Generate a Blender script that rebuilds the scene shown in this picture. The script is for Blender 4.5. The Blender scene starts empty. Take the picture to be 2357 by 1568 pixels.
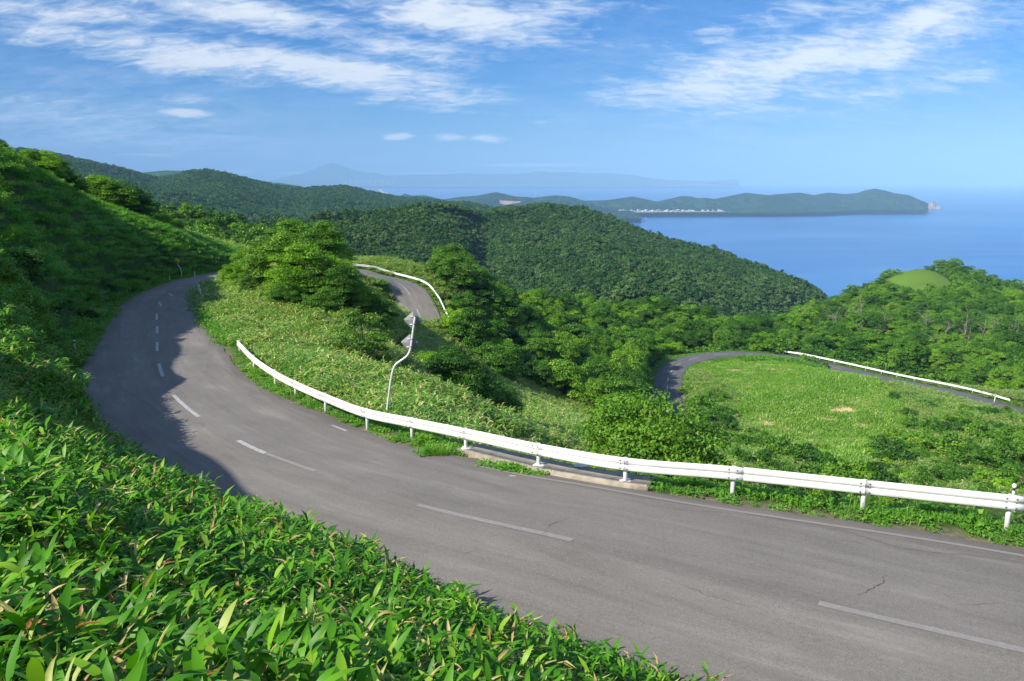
import bpy, math, random
import numpy as np
from mathutils import Vector, Matrix
R = math.radians
scene = bpy.context.scene
# ------------------------------------------------------------------ camera
S = 2357/1024; FPX = 796.4; PITCH = math.atan(160.5/FPX)
cam_d = bpy.data.cameras.new('camera'); cam = bpy.data.objects.new('camera', cam_d)
scene.collection.objects.link(cam)
cam_d.sensor_width = 36; cam_d.lens = FPX*36/1024
cam_d.clip_start = 0.1; cam_d.clip_end = 200000
cam.location = (0, 0, 0); cam.rotation_euler = (math.pi/2-PITCH, 0, 0)
scene.camera = cam
# ------------------------------------------------------------------ light
SUN_AZ = 56.5; SUN_EL = 38.0           # direction the shadows run (deg from +Y towards +X), elevation
sd = bpy.data.lights.new('sun', 'SUN'); sd.energy = 4.9; sd.angle = R(0.5); sd.color = (1, .93, .82)
sun = bpy.data.objects.new('sun', sd); scene.collection.objects.link(sun)
tosun = Vector((-math.sin(R(SUN_AZ))*math.cos(R(SUN_EL)), -math.cos(R(SUN_AZ))*math.cos(R(SUN_EL)), math.sin(R(SUN_EL))))
sun.rotation_euler = tosun.to_track_quat('Z', 'Y').to_euler()
scene.view_settings.view_transform = 'Standard'; scene.view_settings.look = 'None'
scene.view_settings.exposure = 0.85; scene.view_settings.gamma = 1
world = bpy.data.worlds.new('World'); scene.world = world; world.use_nodes = True

def build_world():
    nt = world.node_tree; nt.nodes.clear(); N = nt.nodes; L = nt.links
    def n(t, **k):
        o = N.new(t)
        for a, b in k.items(): setattr(o, a, b)
        return o
    def mth(op, a, b=None, c=None, clamp=False):
        o = n('ShaderNodeMath', operation=op, use_clamp=clamp)
        for i, v in enumerate((a, b, c)):
            if v is None: continue
            if isinstance(v, (int, float)): o.inputs[i].default_value = v
            else: L.new(v, o.inputs[i])
        return o.outputs[0]
    out = n('ShaderNodeOutputWorld'); bg = n('ShaderNodeBackground')
    sky = n('ShaderNodeTexSky', sky_type='NISHITA'); sky.sun_disc = False
    sky.sun_elevation = R(SUN_EL)
    sky.sun_rotation = math.atan2(tosun.x, tosun.y)
    sky.altitude = 300; sky.air_density = 1.0; sky.dust_density = 0.25; sky.ozone_density = 3.0
    tc = n('ShaderNodeTexCoord'); sep = n('ShaderNodeSeparateXYZ'); L.new(tc.outputs['Generated'], sep.inputs[0])
    x, y, z = sep.outputs
    az = mth('MULTIPLY', mth('ARCTAN2', x, y), 57.2958)                 # degrees from +Y to +X
    el = mth('MULTIPLY', mth('ARCSINE', z), 57.2958)
    # cloud layer coordinates (a flat layer overhead seen in perspective)
    zz = mth('ADD', mth('MAXIMUM', z, 0.0), 0.26)
    u = mth('DIVIDE', x, zz); v = mth('DIVIDE', y, zz)
    cmb = n('ShaderNodeCombineXYZ'); L.new(u, cmb.inputs[0]); L.new(v, cmb.inputs[1])
    mp = n('ShaderNodeMapping'); mp.inputs['Rotation'].default_value = (0, 0, R(12)); mp.inputs['Scale'].default_value = (1.0, 1.9, 1)
    L.new(cmb.outputs[0], mp.inputs[0])
    n1 = n('ShaderNodeTexNoise'); n1.inputs['Scale'].default_value = 3.4; n1.inputs['Detail'].default_value = 9; n1.inputs['Roughness'].default_value = .6; n1.inputs['Distortion'].default_value = .5
    L.new(mp.outputs[0], n1.inputs['Vector'])
    n2 = n('ShaderNodeTexNoise'); n2.inputs['Scale'].default_value = 13.0; n2.inputs['Detail'].default_value = 8; n2.inputs['Roughness'].default_value = .62; n2.inputs['Distortion'].default_value = .9
    L.new(mp.outputs[0], n2.inputs['Vector'])
    nz = mth('ADD', mth('MULTIPLY', mth('SUBTRACT', n1.outputs[0], .5), 2.6), mth('MULTIPLY', mth('SUBTRACT', n2.outputs[0], .5), 2.0))
    # clouds of this sky: azimuth, elevation, half width, half height, tilt, weight
    C = []
    def cl(px, py, w, h, rot, wt):
        X = px/S-512; Y = 340.5-py/S
        d = Vector((X, FPX*math.cos(PITCH)+Y*math.sin(PITCH), -FPX*math.sin(PITCH)+Y*math.cos(PITCH))).normalized()
        k = 57.3/FPX/S*math.cos(math.atan(X/FPX))
        C.append((math.degrees(math.atan2(d.x, d.y)), math.degrees(math.asin(d.z)), w*k, h*k, R(rot), wt))
    cl(400, 125, 330, 42, -6, .95); cl(760, 165, 330, 40, -7, 1.15); cl(960, 190, 150, 28, -8, .9)
    cl(560, 20, 260, 34, -5, 1.0); cl(130, 28, 220, 34, 3, .8); cl(850, 95, 300, 34, -8, .8)
    cl(1060, 45, 280, 42, -6, 1.05); cl(1250, 20, 220, 30, 0, .7); cl(1020, 215, 60, 18, 0, .9)
    cl(1650, 205, 270, 50, 2, .95); cl(1860, 130, 230, 46, 18, 1.0); cl(2060, 70, 300, 44, 18, .9); cl(1560, 185, 200, 20, 0, .6)
    cl(2150, 190, 330, 34, 8, .6); cl(1900, 30, 420, 40, 8, .6); cl(1780, 225, 150, 22, 5, .7)
    cl(1700, 165, 230, 60, 8, 1.0); cl(1980, 130, 220, 60, 12, .9); cl(2200, 60, 240, 50, 8, .7)
    cl(432, 261, 55, 12, -2, 1.2); cl(430, 226, 80, 14, -2, .7); cl(918, 315, 34, 8, 4, 1.1); cl(1030, 316, 48, 9, -2, .9); cl(1125, 320, 44, 12, -4, 1.0)
    cl(1240, 380, 150, 4, 0, 1.2); cl(540, 396, 60, 5, 0, 1.1); cl(660, 398, 50, 4, 0, 1.0)
    cl(60, 230, 160, 20, -3, .5); cl(1240, 282, 40, 6, 0, .5); cl(1050, 255, 260, 10, -4, .5)
    cl(980, 399, 140, 3.5, 0, .8); cl(330, 356, 90, 4, 0, .9)
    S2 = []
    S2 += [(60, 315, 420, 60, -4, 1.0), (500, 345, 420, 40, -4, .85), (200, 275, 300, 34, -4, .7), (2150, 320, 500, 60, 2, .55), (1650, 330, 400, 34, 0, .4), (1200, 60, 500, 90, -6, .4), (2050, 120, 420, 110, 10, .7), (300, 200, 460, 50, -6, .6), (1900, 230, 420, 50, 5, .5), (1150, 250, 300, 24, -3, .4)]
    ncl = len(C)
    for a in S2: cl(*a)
    tot = None; veil = None
    for i, (a, e, w, h, r, wt) in enumerate(C):
        da = mth('SUBTRACT', az, a); de = mth('SUBTRACT', el, e)
        c_, s_ = math.cos(r), math.sin(r)
        p = mth('ADD', mth('MULTIPLY', da, c_/w), mth('MULTIPLY', de, s_/w))
        q = mth('ADD', mth('MULTIPLY', da, -s_/h), mth('MULTIPLY', de, c_/h))
        g = mth('MULTIPLY', mth('EXPONENT', mth('MULTIPLY', mth('ADD', mth('MULTIPLY', p, p), mth('MULTIPLY', q, q)), -.8)), wt)
        if i < ncl: tot = g if tot is None else mth('MAXIMUM', tot, g)
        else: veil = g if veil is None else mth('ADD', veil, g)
    dens = mth('ADD', mth('SUBTRACT', mth('MULTIPLY', tot, 1.62), .40), nz)
    gate = mth('MULTIPLY', tot, 2.6, clamp=True)
    d1 = n('ShaderNodeMapRange', interpolation_type='SMOOTHSTEP'); L.new(dens, d1.inputs[0]); d1.inputs[1].default_value = -.25; d1.inputs[2].default_value = 1.45
    dd = mth('MULTIPLY', mth('MULTIPLY', d1.outputs[0], gate), .95)
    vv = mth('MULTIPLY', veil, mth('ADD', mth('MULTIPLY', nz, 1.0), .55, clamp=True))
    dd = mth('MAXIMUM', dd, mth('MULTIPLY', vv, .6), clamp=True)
    # unseen broken cloud added overhead and behind to whiten the fill light
    oh = n('ShaderNodeMapRange', interpolation_type='SMOOTHSTEP'); L.new(el, oh.inputs[0]); oh.inputs[1].default_value = 22; oh.inputs[2].default_value = 45
    bk = n('ShaderNodeMapRange', interpolation_type='SMOOTHSTEP'); L.new(mth('ABSOLUTE', az), bk.inputs[0]); bk.inputs[1].default_value = 48; bk.inputs[2].default_value = 80
    rest = mth('MULTIPLY', mth('MAXIMUM', oh.outputs[0], bk.outputs[0]), mth('ADD', mth('MULTIPLY', nz, .8), .55, clamp=True))
    dd = mth('MAXIMUM', dd, mth('MULTIPLY', rest, .9), clamp=True)
    mixs = n('ShaderNodeMix', data_type='RGBA')
    hs = n('ShaderNodeHueSaturation'); hs.inputs['Saturation'].default_value = 1.17; hs.inputs['Value'].default_value = .054
    tint = n('ShaderNodeMix', data_type='RGBA', blend_type='MULTIPLY'); tint.inputs[0].default_value = 1; tint.inputs[7].default_value = (.56, .80, 1.2, 1)
    L.new(sky.outputs[0], tint.inputs[6]); L.new(tint.outputs[2], hs.inputs['Color'])
    cc = n('ShaderNodeMix', data_type='RGBA'); cc.inputs[6].default_value = (.30, .40, .56, 1); cc.inputs[7].default_value = (.54, .56, .58, 1)
    L.new(d1.outputs[0], cc.inputs[0])
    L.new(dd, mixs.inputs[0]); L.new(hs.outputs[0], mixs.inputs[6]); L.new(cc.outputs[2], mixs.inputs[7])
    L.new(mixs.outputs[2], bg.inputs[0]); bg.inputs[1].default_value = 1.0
    L.new(bg.outputs[0], out.inputs[0])
build_world()

# ------------------------------------------------------------------ helpers
def ray(px, py):
    x = px/S-512; y = py/S-340.5
    return np.array([x, FPX*math.cos(PITCH)-y*math.sin(PITCH), -(FPX*math.sin(PITCH)+y*math.cos(PITCH))])/FPX
def atZ(px, py, z): r = ray(px, py); return r*(z/r[2])
def atY(px, py, Y): r = ray(px, py); return r*(Y/r[1])
def atD(px, py, d, dz=0): r = ray(px, py)*d; return r+np.array([0, 0, dz])
def project(P):
    P = np.asarray(P); c, s = math.cos(PITCH), math.sin(PITCH)
    d = P[:, 1]*c-P[:, 2]*s; v = P[:, 2]*c+P[:, 1]*s
    d = np.maximum(d, .01)
    return (P[:, 0]/d*FPX+512)*S, (340.5-v/d*FPX)*S, d
rng = np.random.default_rng(7)
col = scene.collection
def tag(o, label=None, cat=None, group=None, kind=None):
    if label: o['label'] = label
    if cat: o['category'] = cat
    if group: o['group'] = group
    if kind: o['kind'] = kind
    return o
def empty(name, loc=(0, 0, 0), rz=0):
    o = bpy.data.objects.new(name, None); col.objects.link(o); o.location = loc; o.rotation_euler = (0, 0, rz); o.empty_display_size = .2
    return o
def npmesh(name, V, F, mat=None, attrs=None, uv=None, smooth=False):
    """V (n,3); F list of (m,k) int arrays."""
    me = bpy.data.meshes.new(name)
    V = np.asarray(V, dtype=np.float32); F = [np.asarray(f, dtype=np.int32) for f in F if len(f)]
    me.vertices.add(len(V)); me.vertices.foreach_set('co', V.ravel())
    nl = sum(f.size for f in F); npoly = sum(len(f) for f in F)
    me.loops.add(nl); me.polygons.add(npoly)
    me.loops.foreach_set('vertex_index', np.concatenate([f.ravel() for f in F]))
    starts = []; s = 0
    for f in F:
        starts.append(s+np.arange(len(f))*f.shape[1]); s += f.size
    me.polygons.foreach_set('loop_start', np.concatenate(starts).astype(np.int32))
    if smooth: me.polygons.foreach_set('use_smooth', np.ones(npoly, dtype=bool))
    if uv is not None:
        ul = me.uv_layers.new(name='uv'); idx = np.concatenate([f.ravel() for f in F])
        ul.data.foreach_set('uv', np.asarray(uv, dtype=np.float32)[idx].ravel())
    if attrs:
        for k, a in attrs.items():
            at = me.attributes.new(k, 'FLOAT', 'POINT'); at.data.foreach_set('value', np.asarray(a, dtype=np.float32))
    me.update(calc_edges=True); me.validate()
    if mat: me.materials.append(mat)
    return me
def mobj(name, me, parent=None, loc=None):
    o = bpy.data.objects.new(name, me); col.objects.link(o)
    if parent: o.parent = parent
    if loc is not None: o.location = loc
    return o
class MB:
    def __init__(s): s.V = []; s.F3 = []; s.F4 = []; s.n = 0; s.T = []
    def add(s, V, F4=(), F3=(), t=0.):
        V = np.asarray(V, float)
        if len(F4): s.F4.append(np.asarray(F4)+s.n)
        if len(F3): s.F3.append(np.asarray(F3)+s.n)
        s.V.append(V); s.n += len(V); s.T.append(np.full(len(V), t) if np.isscalar(t) else t)
    def tube(s, P, r, k=8, cap=True, t=0.):
        P = np.asarray(P, float); m = len(P); r = np.full(m, r) if np.isscalar(r) else np.asarray(r, float)
        T = np.gradient(P, axis=0); T /= np.linalg.norm(T, axis=1)[:, None]+1e-9
        up = np.array([0, 0, 1.]) if abs(T[:, 2]).mean() < .8 else np.array([1., 0, 0])
        A = np.cross(T, up); A /= np.linalg.norm(A, axis=1)[:, None]+1e-9; B = np.cross(T, A)
        a = np.arange(k)*2*np.pi/k
        V = P[:, None]+r[:, None, None]*(np.cos(a)[None, :, None]*A[:, None]+np.sin(a)[None, :, None]*B[:, None])
        i = np.arange(m-1)[:, None]*k; j = np.arange(k)[None]; j2 = (j+1) % k
        F = np.stack([i+j, i+j2, i+k+j2, i+k+j], -1).reshape(-1, 4)
        V = V.reshape(-1, 3); F3 = []
        if cap:
            V = np.vstack([V, P[0], P[-1]]); n0 = m*k
            for q in range(k): F3 += [(n0, (q+1) % k, q), (n0+1, (m-1)*k+q, (m-1)*k+(q+1) % k)]
        s.add(V, F, F3, t)
    def box(s, c, h, M=None, t=0.):
        v = np.array([(x, y, z) for x in (-1, 1) for y in (-1, 1) for z in (-1, 1)], float)*np.asarray(h)
        if M is not None: v = v@np.asarray(M).T
        s.add(v+np.asarray(c), [(0, 1, 3, 2), (4, 6, 7, 5), (0, 4, 5, 1), (2, 3, 7, 6), (0, 2, 6, 4), (1, 5, 7, 3)], (), t)
    def mesh(s, name, mat, attrs=False, smooth=False, uv=None):
        V = np.vstack(s.V); F = []
        if s.F4: F.append(np.vstack(s.F4))
        if s.F3: F.append(np.vstack(s.F3))
        return npmesh(name, V, F, mat, {'ptint': np.concatenate(s.T)} if attrs else None, uv, smooth)
def hashn(ix, iy, seed):
    h = (ix.astype(np.int64)*374761393+iy.astype(np.int64)*668265263+seed*1442695041) & 0x7fffffff
    h = ((h ^ (h >> 13))*1274126177) & 0x7fffffff
    return ((h ^ (h >> 16)) & 0xffff)/65535.
def vnoise(x, y, seed=0):
    ix = np.floor(x); iy = np.floor(y); fx = x-ix; fy = y-iy
    fx = fx*fx*(3-2*fx); fy = fy*fy*(3-2*fy)
    a = hashn(ix, iy, seed); b = hashn(ix+1, iy, seed); c = hashn(ix, iy+1, seed); d = hashn(ix+1, iy+1, seed)
    return (a*(1-fx)+b*fx)*(1-fy)+(c*(1-fx)+d*fx)*fy
def fbm(x, y, sc, oct=4, seed=0):
    s = 0; a = 1; t = 0
    for o in range(oct):
        s = s+a*vnoise(x/sc*2**o, y/sc*2**o, seed+o*17); t += a; a *= .5
    return s/t*2-1
def inpoly(x, y, poly):
    c = np.zeros(len(x), bool); n = len(poly); j = n-1
    for i in range(n):
        xi, yi = poly[i]; xj, yj = poly[j]
        if yi != yj:
            c ^= ((yi > y) != (yj > y)) & (x < (xj-xi)*(y-yi)/(yj-yi)+xi)
        j = i
    return c
def smooth_path(P, step=.5, closed=False):
    """Catmull-Rom through the points, resampled evenly."""
    P = np.asarray(P, float); Q = np.vstack([2*P[0]-P[1], P, 2*P[-1]-P[-2]]); out = []
    for i in range(1, len(Q)-2):
        n = max(2, int(np.linalg.norm(Q[i+1]-Q[i])/step*2)); t = np.linspace(0, 1, n, endpoint=False)[:, None]
        a, b, c, d = Q[i-1], Q[i], Q[i+1], Q[i+2]
        out.append(.5*(2*b+(c-a)*t+(2*a-5*b+4*c-d)*t**2+(3*b-a-3*c+d)*t**3))
    out.append(P[-1:]); out = np.vstack(out)
    s = np.concatenate([[0], np.cumsum(np.linalg.norm(np.diff(out, axis=0), axis=1))])
    t = np.arange(0, s[-1], step)
    return np.stack([np.interp(t, s, out[:, k]) for k in range(3)], 1)
def smooth1(P, n):
    for _ in range(n):
        Q = P.copy(); Q[1:-1] = (P[:-2]+2*P[1:-1]+P[2:])/4; P = Q
    return P

# ------------------------------------------------------------------ materials
def mat(name):
    m = bpy.data.materials.new(name); m.use_nodes = True; nt = m.node_tree; nt.nodes.clear()
    out = nt.nodes.new('ShaderNodeOutputMaterial'); return m, nt, out
def nd(nt, t, **k):
    o = nt.nodes.new(t)
    for a, b in k.items(): setattr(o, a, b)
    return o
def setin(o, **k):
    for a, b in k.items(): o.inputs[a.replace('_', ' ')].default_value = b
def ramp(nt, fac, stops, interp='LINEAR'):
    r = nd(nt, 'ShaderNodeValToRGB'); e = r.color_ramp.elements; r.color_ramp.interpolation = interp
    while len(e) < len(stops): e.new(.5)
    for q, (p, c) in zip(e, stops): q.position = p; q.color = (*c, 1) if len(c) == 3 else c
    nt.links.new(fac, r.inputs[0]); return r.outputs[0]
def noise(nt, vec, scale, detail=4, rough=.55, dist=0):
    o = nd(nt, 'ShaderNodeTexNoise'); setin(o, Scale=scale, Detail=detail, Roughness=rough, Distortion=dist)
    if vec is not None: nt.links.new(vec, o.inputs['Vector'])
    return o.outputs[0]
def vmap(nt, vec, scale=(1, 1, 1), rot=(0, 0, 0)):
    o = nd(nt, 'ShaderNodeMapping'); o.inputs['Scale'].default_value = scale; o.inputs['Rotation'].default_value = rot
    nt.links.new(vec, o.inputs[0]); return o.outputs[0]
def mixc(nt, f, a, b, blend='MIX'):
    o = nd(nt, 'ShaderNodeMix', data_type='RGBA', blend_type=blend)
    for i, v in ((0, f), (6, a), (7, b)):
        if isinstance(v, (int, float)): o.inputs[i].default_value = v
        elif isinstance(v, tuple): o.inputs[i].default_value = (*v, 1) if len(v) == 3 else v
        else: nt.links.new(v, o.inputs[i])
    return o.outputs[2]
def mt(nt, op, a, b=None, clamp=False):
    o = nd(nt, 'ShaderNodeMath', operation=op, use_clamp=clamp)
    for i, v in enumerate((a, b)):
        if v is None: continue
        if isinstance(v, (int, float)): o.inputs[i].default_value = v
        else: nt.links.new(v, o.inputs[i])
    return o.outputs[0]
def obco(nt): return nd(nt, 'ShaderNodeTexCoord').outputs['Object']
def foliage(name, stops, rough=.5, spec=.35, trans=.3, inst=.5, transcol=1.5):
    """leaves: colour by the leaf's own tint and by the plant's own tint"""
    m, nt, out = mat(name)
    a = nd(nt, 'ShaderNodeAttribute'); a.attribute_name = 'ptint'
    oi = nd(nt, 'ShaderNodeObjectInfo')
    f = mt(nt, 'ADD', mt(nt, 'MULTIPLY', a.outputs['Fac'], 1-inst), mt(nt, 'MULTIPLY', oi.outputs['Random'], inst))
    c = ramp(nt, f, stops)
    p = nd(nt, 'ShaderNodeBsdfPrincipled'); setin(p, Roughness=rough); p.inputs['Specular IOR Level'].default_value = spec
    nt.links.new(c, p.inputs['Base Color'])
    t = nd(nt, 'ShaderNodeBsdfTranslucent')
    tcx = mixc(nt, 1.0, c, (transcol, transcol*1.05, transcol*.35), 'MULTIPLY'); nt.links.new(tcx, t.inputs[0])
    ms = nd(nt, 'ShaderNodeMixShader'); ms.inputs[0].default_value = trans
    nt.links.new(p.outputs[0], ms.inputs[1]); nt.links.new(t.outputs[0], ms.inputs[2]); nt.links.new(ms.outputs[0], out.inputs[0])
    return m
def simple(name, c, rough=.5, metal=0, noise_amt=0, nscale=8, spec=.5, c2=None):
    m, nt, out = mat(name); p = nd(nt, 'ShaderNodeBsdfPrincipled'); setin(p, Roughness=rough, Metallic=metal)
    p.inputs['Specular IOR Level'].default_value = spec
    if noise_amt:
        n_ = noise(nt, obco(nt), nscale, 6, .65)
        cc = ramp(nt, n_, [(.35, c2 or tuple(v*(1-noise_amt) for v in c)), (.62, c)])
        nt.links.new(cc, p.inputs['Base Color'])
    else: p.inputs['Base Color'].default_value = (*c, 1)
    nt.links.new(p.outputs[0], out.inputs[0]); return m
M_ground = None
def mk_ground():
    m, nt, out = mat('soil_and_undergrowth'); bt = nd(nt, 'ShaderNodeAttribute'); bt.attribute_name = 'bare'; p = nd(nt, 'ShaderNodeBsdfPrincipled'); setin(p, Roughness=.9); p.inputs['Specular IOR Level'].default_value = .1
    co = obco(nt); n1 = noise(nt, co, .12, 6, .6); n2 = noise(nt, co, 2.2, 6, .7)
    a = ramp(nt, n2, [(.3, (.018, .038, .008)), (.5, (.035, .075, .014)), (.7, (.075, .10, .026))])
    at = nd(nt, 'ShaderNodeAttribute'); at.attribute_name = 'meadow'
    g = ramp(nt, n2, [(.25, (.10, .22, .022)), (.5, (.16, .30, .03)), (.75, (.24, .36, .05))])
    g = mixc(nt, ramp(nt, mt(nt, 'ADD', bt.outputs['Fac'], mt(nt, 'MULTIPLY', mt(nt, 'SUBTRACT', n2, .5), .5)), [(.45, (0, 0, 0)), (.6, (1, 1, 1))]), g, (.50, .40, .21))
    c = mixc(nt, at.outputs['Fac'], a, g)
    si = nd(nt, 'ShaderNodeAttribute'); si.attribute_name = 'silt'
    c = mixc(nt, mt(nt, 'MULTIPLY', si.outputs['Fac'], .95), c, ramp(nt, noise(nt, co, 5, 6, .7), [(.3, (.10, .078, .055)), (.6, (.24, .20, .145))]))
    nt.links.new(c, p.inputs['Base Color'])
    b = nd(nt, 'ShaderNodeBump'); b.inputs['Strength'].default_value = .6; b.inputs['Distance'].default_value = .2
    nt.links.new(n2, b.inputs['Height']); nt.links.new(b.outputs[0], p.inputs['Normal'])
    nt.links.new(p.outputs[0], out.inputs[0]); return m
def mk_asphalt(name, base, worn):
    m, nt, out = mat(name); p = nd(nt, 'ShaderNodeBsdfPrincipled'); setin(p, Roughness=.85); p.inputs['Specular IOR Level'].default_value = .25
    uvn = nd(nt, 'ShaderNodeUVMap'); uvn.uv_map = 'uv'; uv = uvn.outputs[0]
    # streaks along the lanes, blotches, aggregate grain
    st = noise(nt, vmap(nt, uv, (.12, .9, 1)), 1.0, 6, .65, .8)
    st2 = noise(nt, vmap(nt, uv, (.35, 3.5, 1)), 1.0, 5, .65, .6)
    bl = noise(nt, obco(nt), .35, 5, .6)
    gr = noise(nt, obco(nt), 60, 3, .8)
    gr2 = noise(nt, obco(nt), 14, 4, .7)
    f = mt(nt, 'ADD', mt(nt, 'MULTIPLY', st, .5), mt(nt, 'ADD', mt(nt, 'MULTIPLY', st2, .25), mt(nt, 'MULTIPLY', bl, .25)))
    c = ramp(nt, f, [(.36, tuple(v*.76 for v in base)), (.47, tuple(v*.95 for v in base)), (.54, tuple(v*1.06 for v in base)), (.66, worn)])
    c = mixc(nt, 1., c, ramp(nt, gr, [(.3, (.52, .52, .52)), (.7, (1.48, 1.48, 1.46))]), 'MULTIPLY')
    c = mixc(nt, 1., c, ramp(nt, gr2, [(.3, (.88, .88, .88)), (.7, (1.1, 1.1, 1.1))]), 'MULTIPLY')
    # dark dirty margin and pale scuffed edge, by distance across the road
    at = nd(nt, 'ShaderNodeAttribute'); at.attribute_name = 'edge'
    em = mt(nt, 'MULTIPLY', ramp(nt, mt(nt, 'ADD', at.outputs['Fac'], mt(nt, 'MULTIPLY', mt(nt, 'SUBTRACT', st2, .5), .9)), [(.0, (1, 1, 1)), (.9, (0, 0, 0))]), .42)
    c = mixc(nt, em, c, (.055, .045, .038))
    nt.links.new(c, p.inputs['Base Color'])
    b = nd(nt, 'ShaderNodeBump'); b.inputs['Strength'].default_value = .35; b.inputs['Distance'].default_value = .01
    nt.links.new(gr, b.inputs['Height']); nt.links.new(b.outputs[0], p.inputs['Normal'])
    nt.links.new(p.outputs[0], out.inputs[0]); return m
M_ground = mk_ground()
M_asph = mk_asphalt('weathered_asphalt', (.165, .153, .140), (.235, .22, .20))
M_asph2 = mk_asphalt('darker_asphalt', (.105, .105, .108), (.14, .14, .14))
def mk_paint(name, keep, c=(.62, .62, .60)):
    m, nt, out = mat(name); p = nd(nt, 'ShaderNodeBsdfPrincipled'); setin(p, Roughness=.7)
    nn = noise(nt, obco(nt), 9, 8, .8)
    f = ramp(nt, nn, [(keep-.07, (0, 0, 0)), (keep+.10, (1, 1, 1))])
    nt.links.new(mixc(nt, f, c, (.20, .188, .176)), p.inputs['Base Color']); nt.links.new(p.outputs[0], out.inputs[0]); return m
M_paint = mk_paint('road_paint', .50, (.42, .42, .41)); M_paint_worn = mk_paint('worn_road_paint', .40, (.27, .26, .24)); M_paint_edge = mk_paint('scuffed_edge_paint', .36, (.25, .24, .222))
M_white = simple('white_enamel', (.70, .70, .69), .45, 0, .16, 2.2, .35)
M_white_d = simple('chalky_white_enamel', (.72, .72, .71), .55, 0, .45, 6, .3, c2=(.40, .38, .36))
M_pole = simple('pale_galvanised_paint', (.60, .61, .62), .4, .1, .12, 5)
M_bolt = simple('grey_bolt_steel', (.22, .22, .23), .4, .8)
M_signback = simple('grey_aluminium_sheet', (.20, .21, .22), .65, 0, .08, 3, .2)
M_rust = simple('rusty_clamp', (.16, .09, .05), .8)
M_yellow = simple('yellow_reflective', (.95, .55, .0), .4)
M_black = simple('black_paint', (.01, .01, .01), .5)
M_reflector = simple('pale_reflector', (.75, .74, .7), .2)
M_conc = simple('weathered_concrete', (.32, .28, .22), .9, 0, .4, 3, c2=(.17, .15, .12))
M_patch = simple('white_mortar', (.7, .68, .63), .9, 0, .2, 12)
M_bark = simple('grey_brown_bark', (.13, .11, .085), .95, 0, .4, 6)
M_dead = simple('bleached_dead_wood', (.27, .25, .20), .9, 0, .3, 5)
G = dict(dark=(.018, .052, .010), mid=(.045, .125, .018), lit=(.085, .20, .025), yel=(.17, .27, .04), tan=(.42, .34, .17), brn=(.22, .10, .03))
M_sasa = foliage('broad_bamboo_leaf', [(0, (.022, .10, .004)), (.35, (.050, .185, .006)), (.62, (.095, .29, .009)), (.78, (.21, .37, .025)), (.87, (.50, .40, .20)), (.95, (.30, .13, .03)), (1, (.42, .30, .16))], .46, .25, .27, .16)
M_sasa_far = foliage('bamboo_grass_leaf', [(0, (.04, .15, .012)), (.3, (.09, .25, .02)), (.58, (.18, .34, .035)), (.72, (.36, .45, .11)), (.84, (.66, .58, .30)), (1, (.50, .40, .20))], .45, .35, .3, .2)
M_sasa_hill = foliage('hillside_bamboo_grass_leaf', [(0, (.04, .17, .012)), (.35, (.09, .29, .02)), (.68, (.17, .38, .03)), (.86, (.24, .36, .08)), (.94, (.45, .40, .2)), (1, (.3, .24, .1))], .5, .25, .25, .25)
M_crown = foliage('broadleaf_foliage', [(0, (.018, .070, .005)), (.35, (.044, .135, .008)), (.62, (.085, .21, .012)), (.85, (.16, .31, .018)), (1, (.26, .38, .035))], .5, .25, .2, .6)
M_crown_y = foliage('fresh_yellow_green_foliage', [(0, (.06, .17, .006)), (.4, (.12, .28, .010)), (.75, (.21, .40, .016)), (1, (.32, .48, .03))], .5, .25, .3, .3)
M_crown_r = foliage('foliage_turning_orange', [(0, (.05, .14, .015)), (.5, (.09, .21, .02)), (.78, (.17, .27, .03)), (.9, (.5, .16, .03)), (1, (.55, .10, .03))], .5, .3, .3, .1)
M_crown_far = foliage('distant_canopy', [(0, (.012, .045, .010)), (.35, (.026, .085, .015)), (.65, (.05, .13, .02)), (.88, (.09, .18, .03)), (1, (.15, .19, .07))], .7, .15, .15, .6)
M_crown_pale = foliage('pale_distant_canopy', [(0, (.035, .085, .02)), (.5, (.06, .13, .03)), (.85, (.11, .18, .05)), (1, (.17, .19, .09))], .7, .15, .15, .6)
M_weed = foliage('verge_weed_leaf', [(0, (.06, .18, .015)), (.5, (.11, .30, .022)), (.85, (.19, .38, .04)), (.95, (.36, .34, .14)), (1, (.5, .42, .2))], .5, .3, .35, .3)
M_meadow = foliage('meadow_grass_blade', [(0, (.07, .20, .022)), (.5, (.15, .32, .03)), (.8, (.25, .40, .06)), (.93, (.42, .46, .24)), (1, (.55, .58, .45))], .6, .25, .3, .4)
M_flower = foliage('orange_lily_petal', [(0, (.75, .25, .01)), (1, (.8, .4, .02))], .6, .2, .3, .3)

# ------------------------------------------------------------------ roads (centre lines and edges as 3-D curves)
KZ = 1.2
def Zs(L, k=KZ): return np.array([atZ(a, b, c*k) for a, b, c in L])
near_c = Zs([(1300, 1240, -6.3), (957, 1160, -6.6), (605, 1040, -7.2), (547, 1013, -7.4), (455, 957, -7.7), (398, 907, -8), (375, 866, -8.3), (366, 837, -8.6), (362, 808, -8.9), (362, 787, -9.1), (361, 765, -9.35), (361, 742, -9.6), (366, 712, -9.95), (380, 686, -10.25), (412, 663, -10.6), (470, 643, -11)])
near_c = np.vstack([np.array([[19.0, 4.5, -7.2], [13.2, 8.6, -7.35]]), Zs([(2357, 1500, -6.2), (1870, 1385, -6.2)]), near_c, np.array([[-40.2, 122, -13.8], [-36.5, 136, -14.8], [-30.5, 144.5, -15.8]])])
low_c = np.array([atZ(*a) for a in [(858, 633, -17), (905, 645, -18), (935, 665, -19.4), (948, 690, -21), (965, 725, -23), (978, 752, -24.6)]])
near_c = near_c[np.argsort(-np.arange(len(near_c)))][::-1]
near_c = np.vstack([near_c[:-1], near_c[-1:]])
all_c = np.vstack([near_c, low_c])
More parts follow.
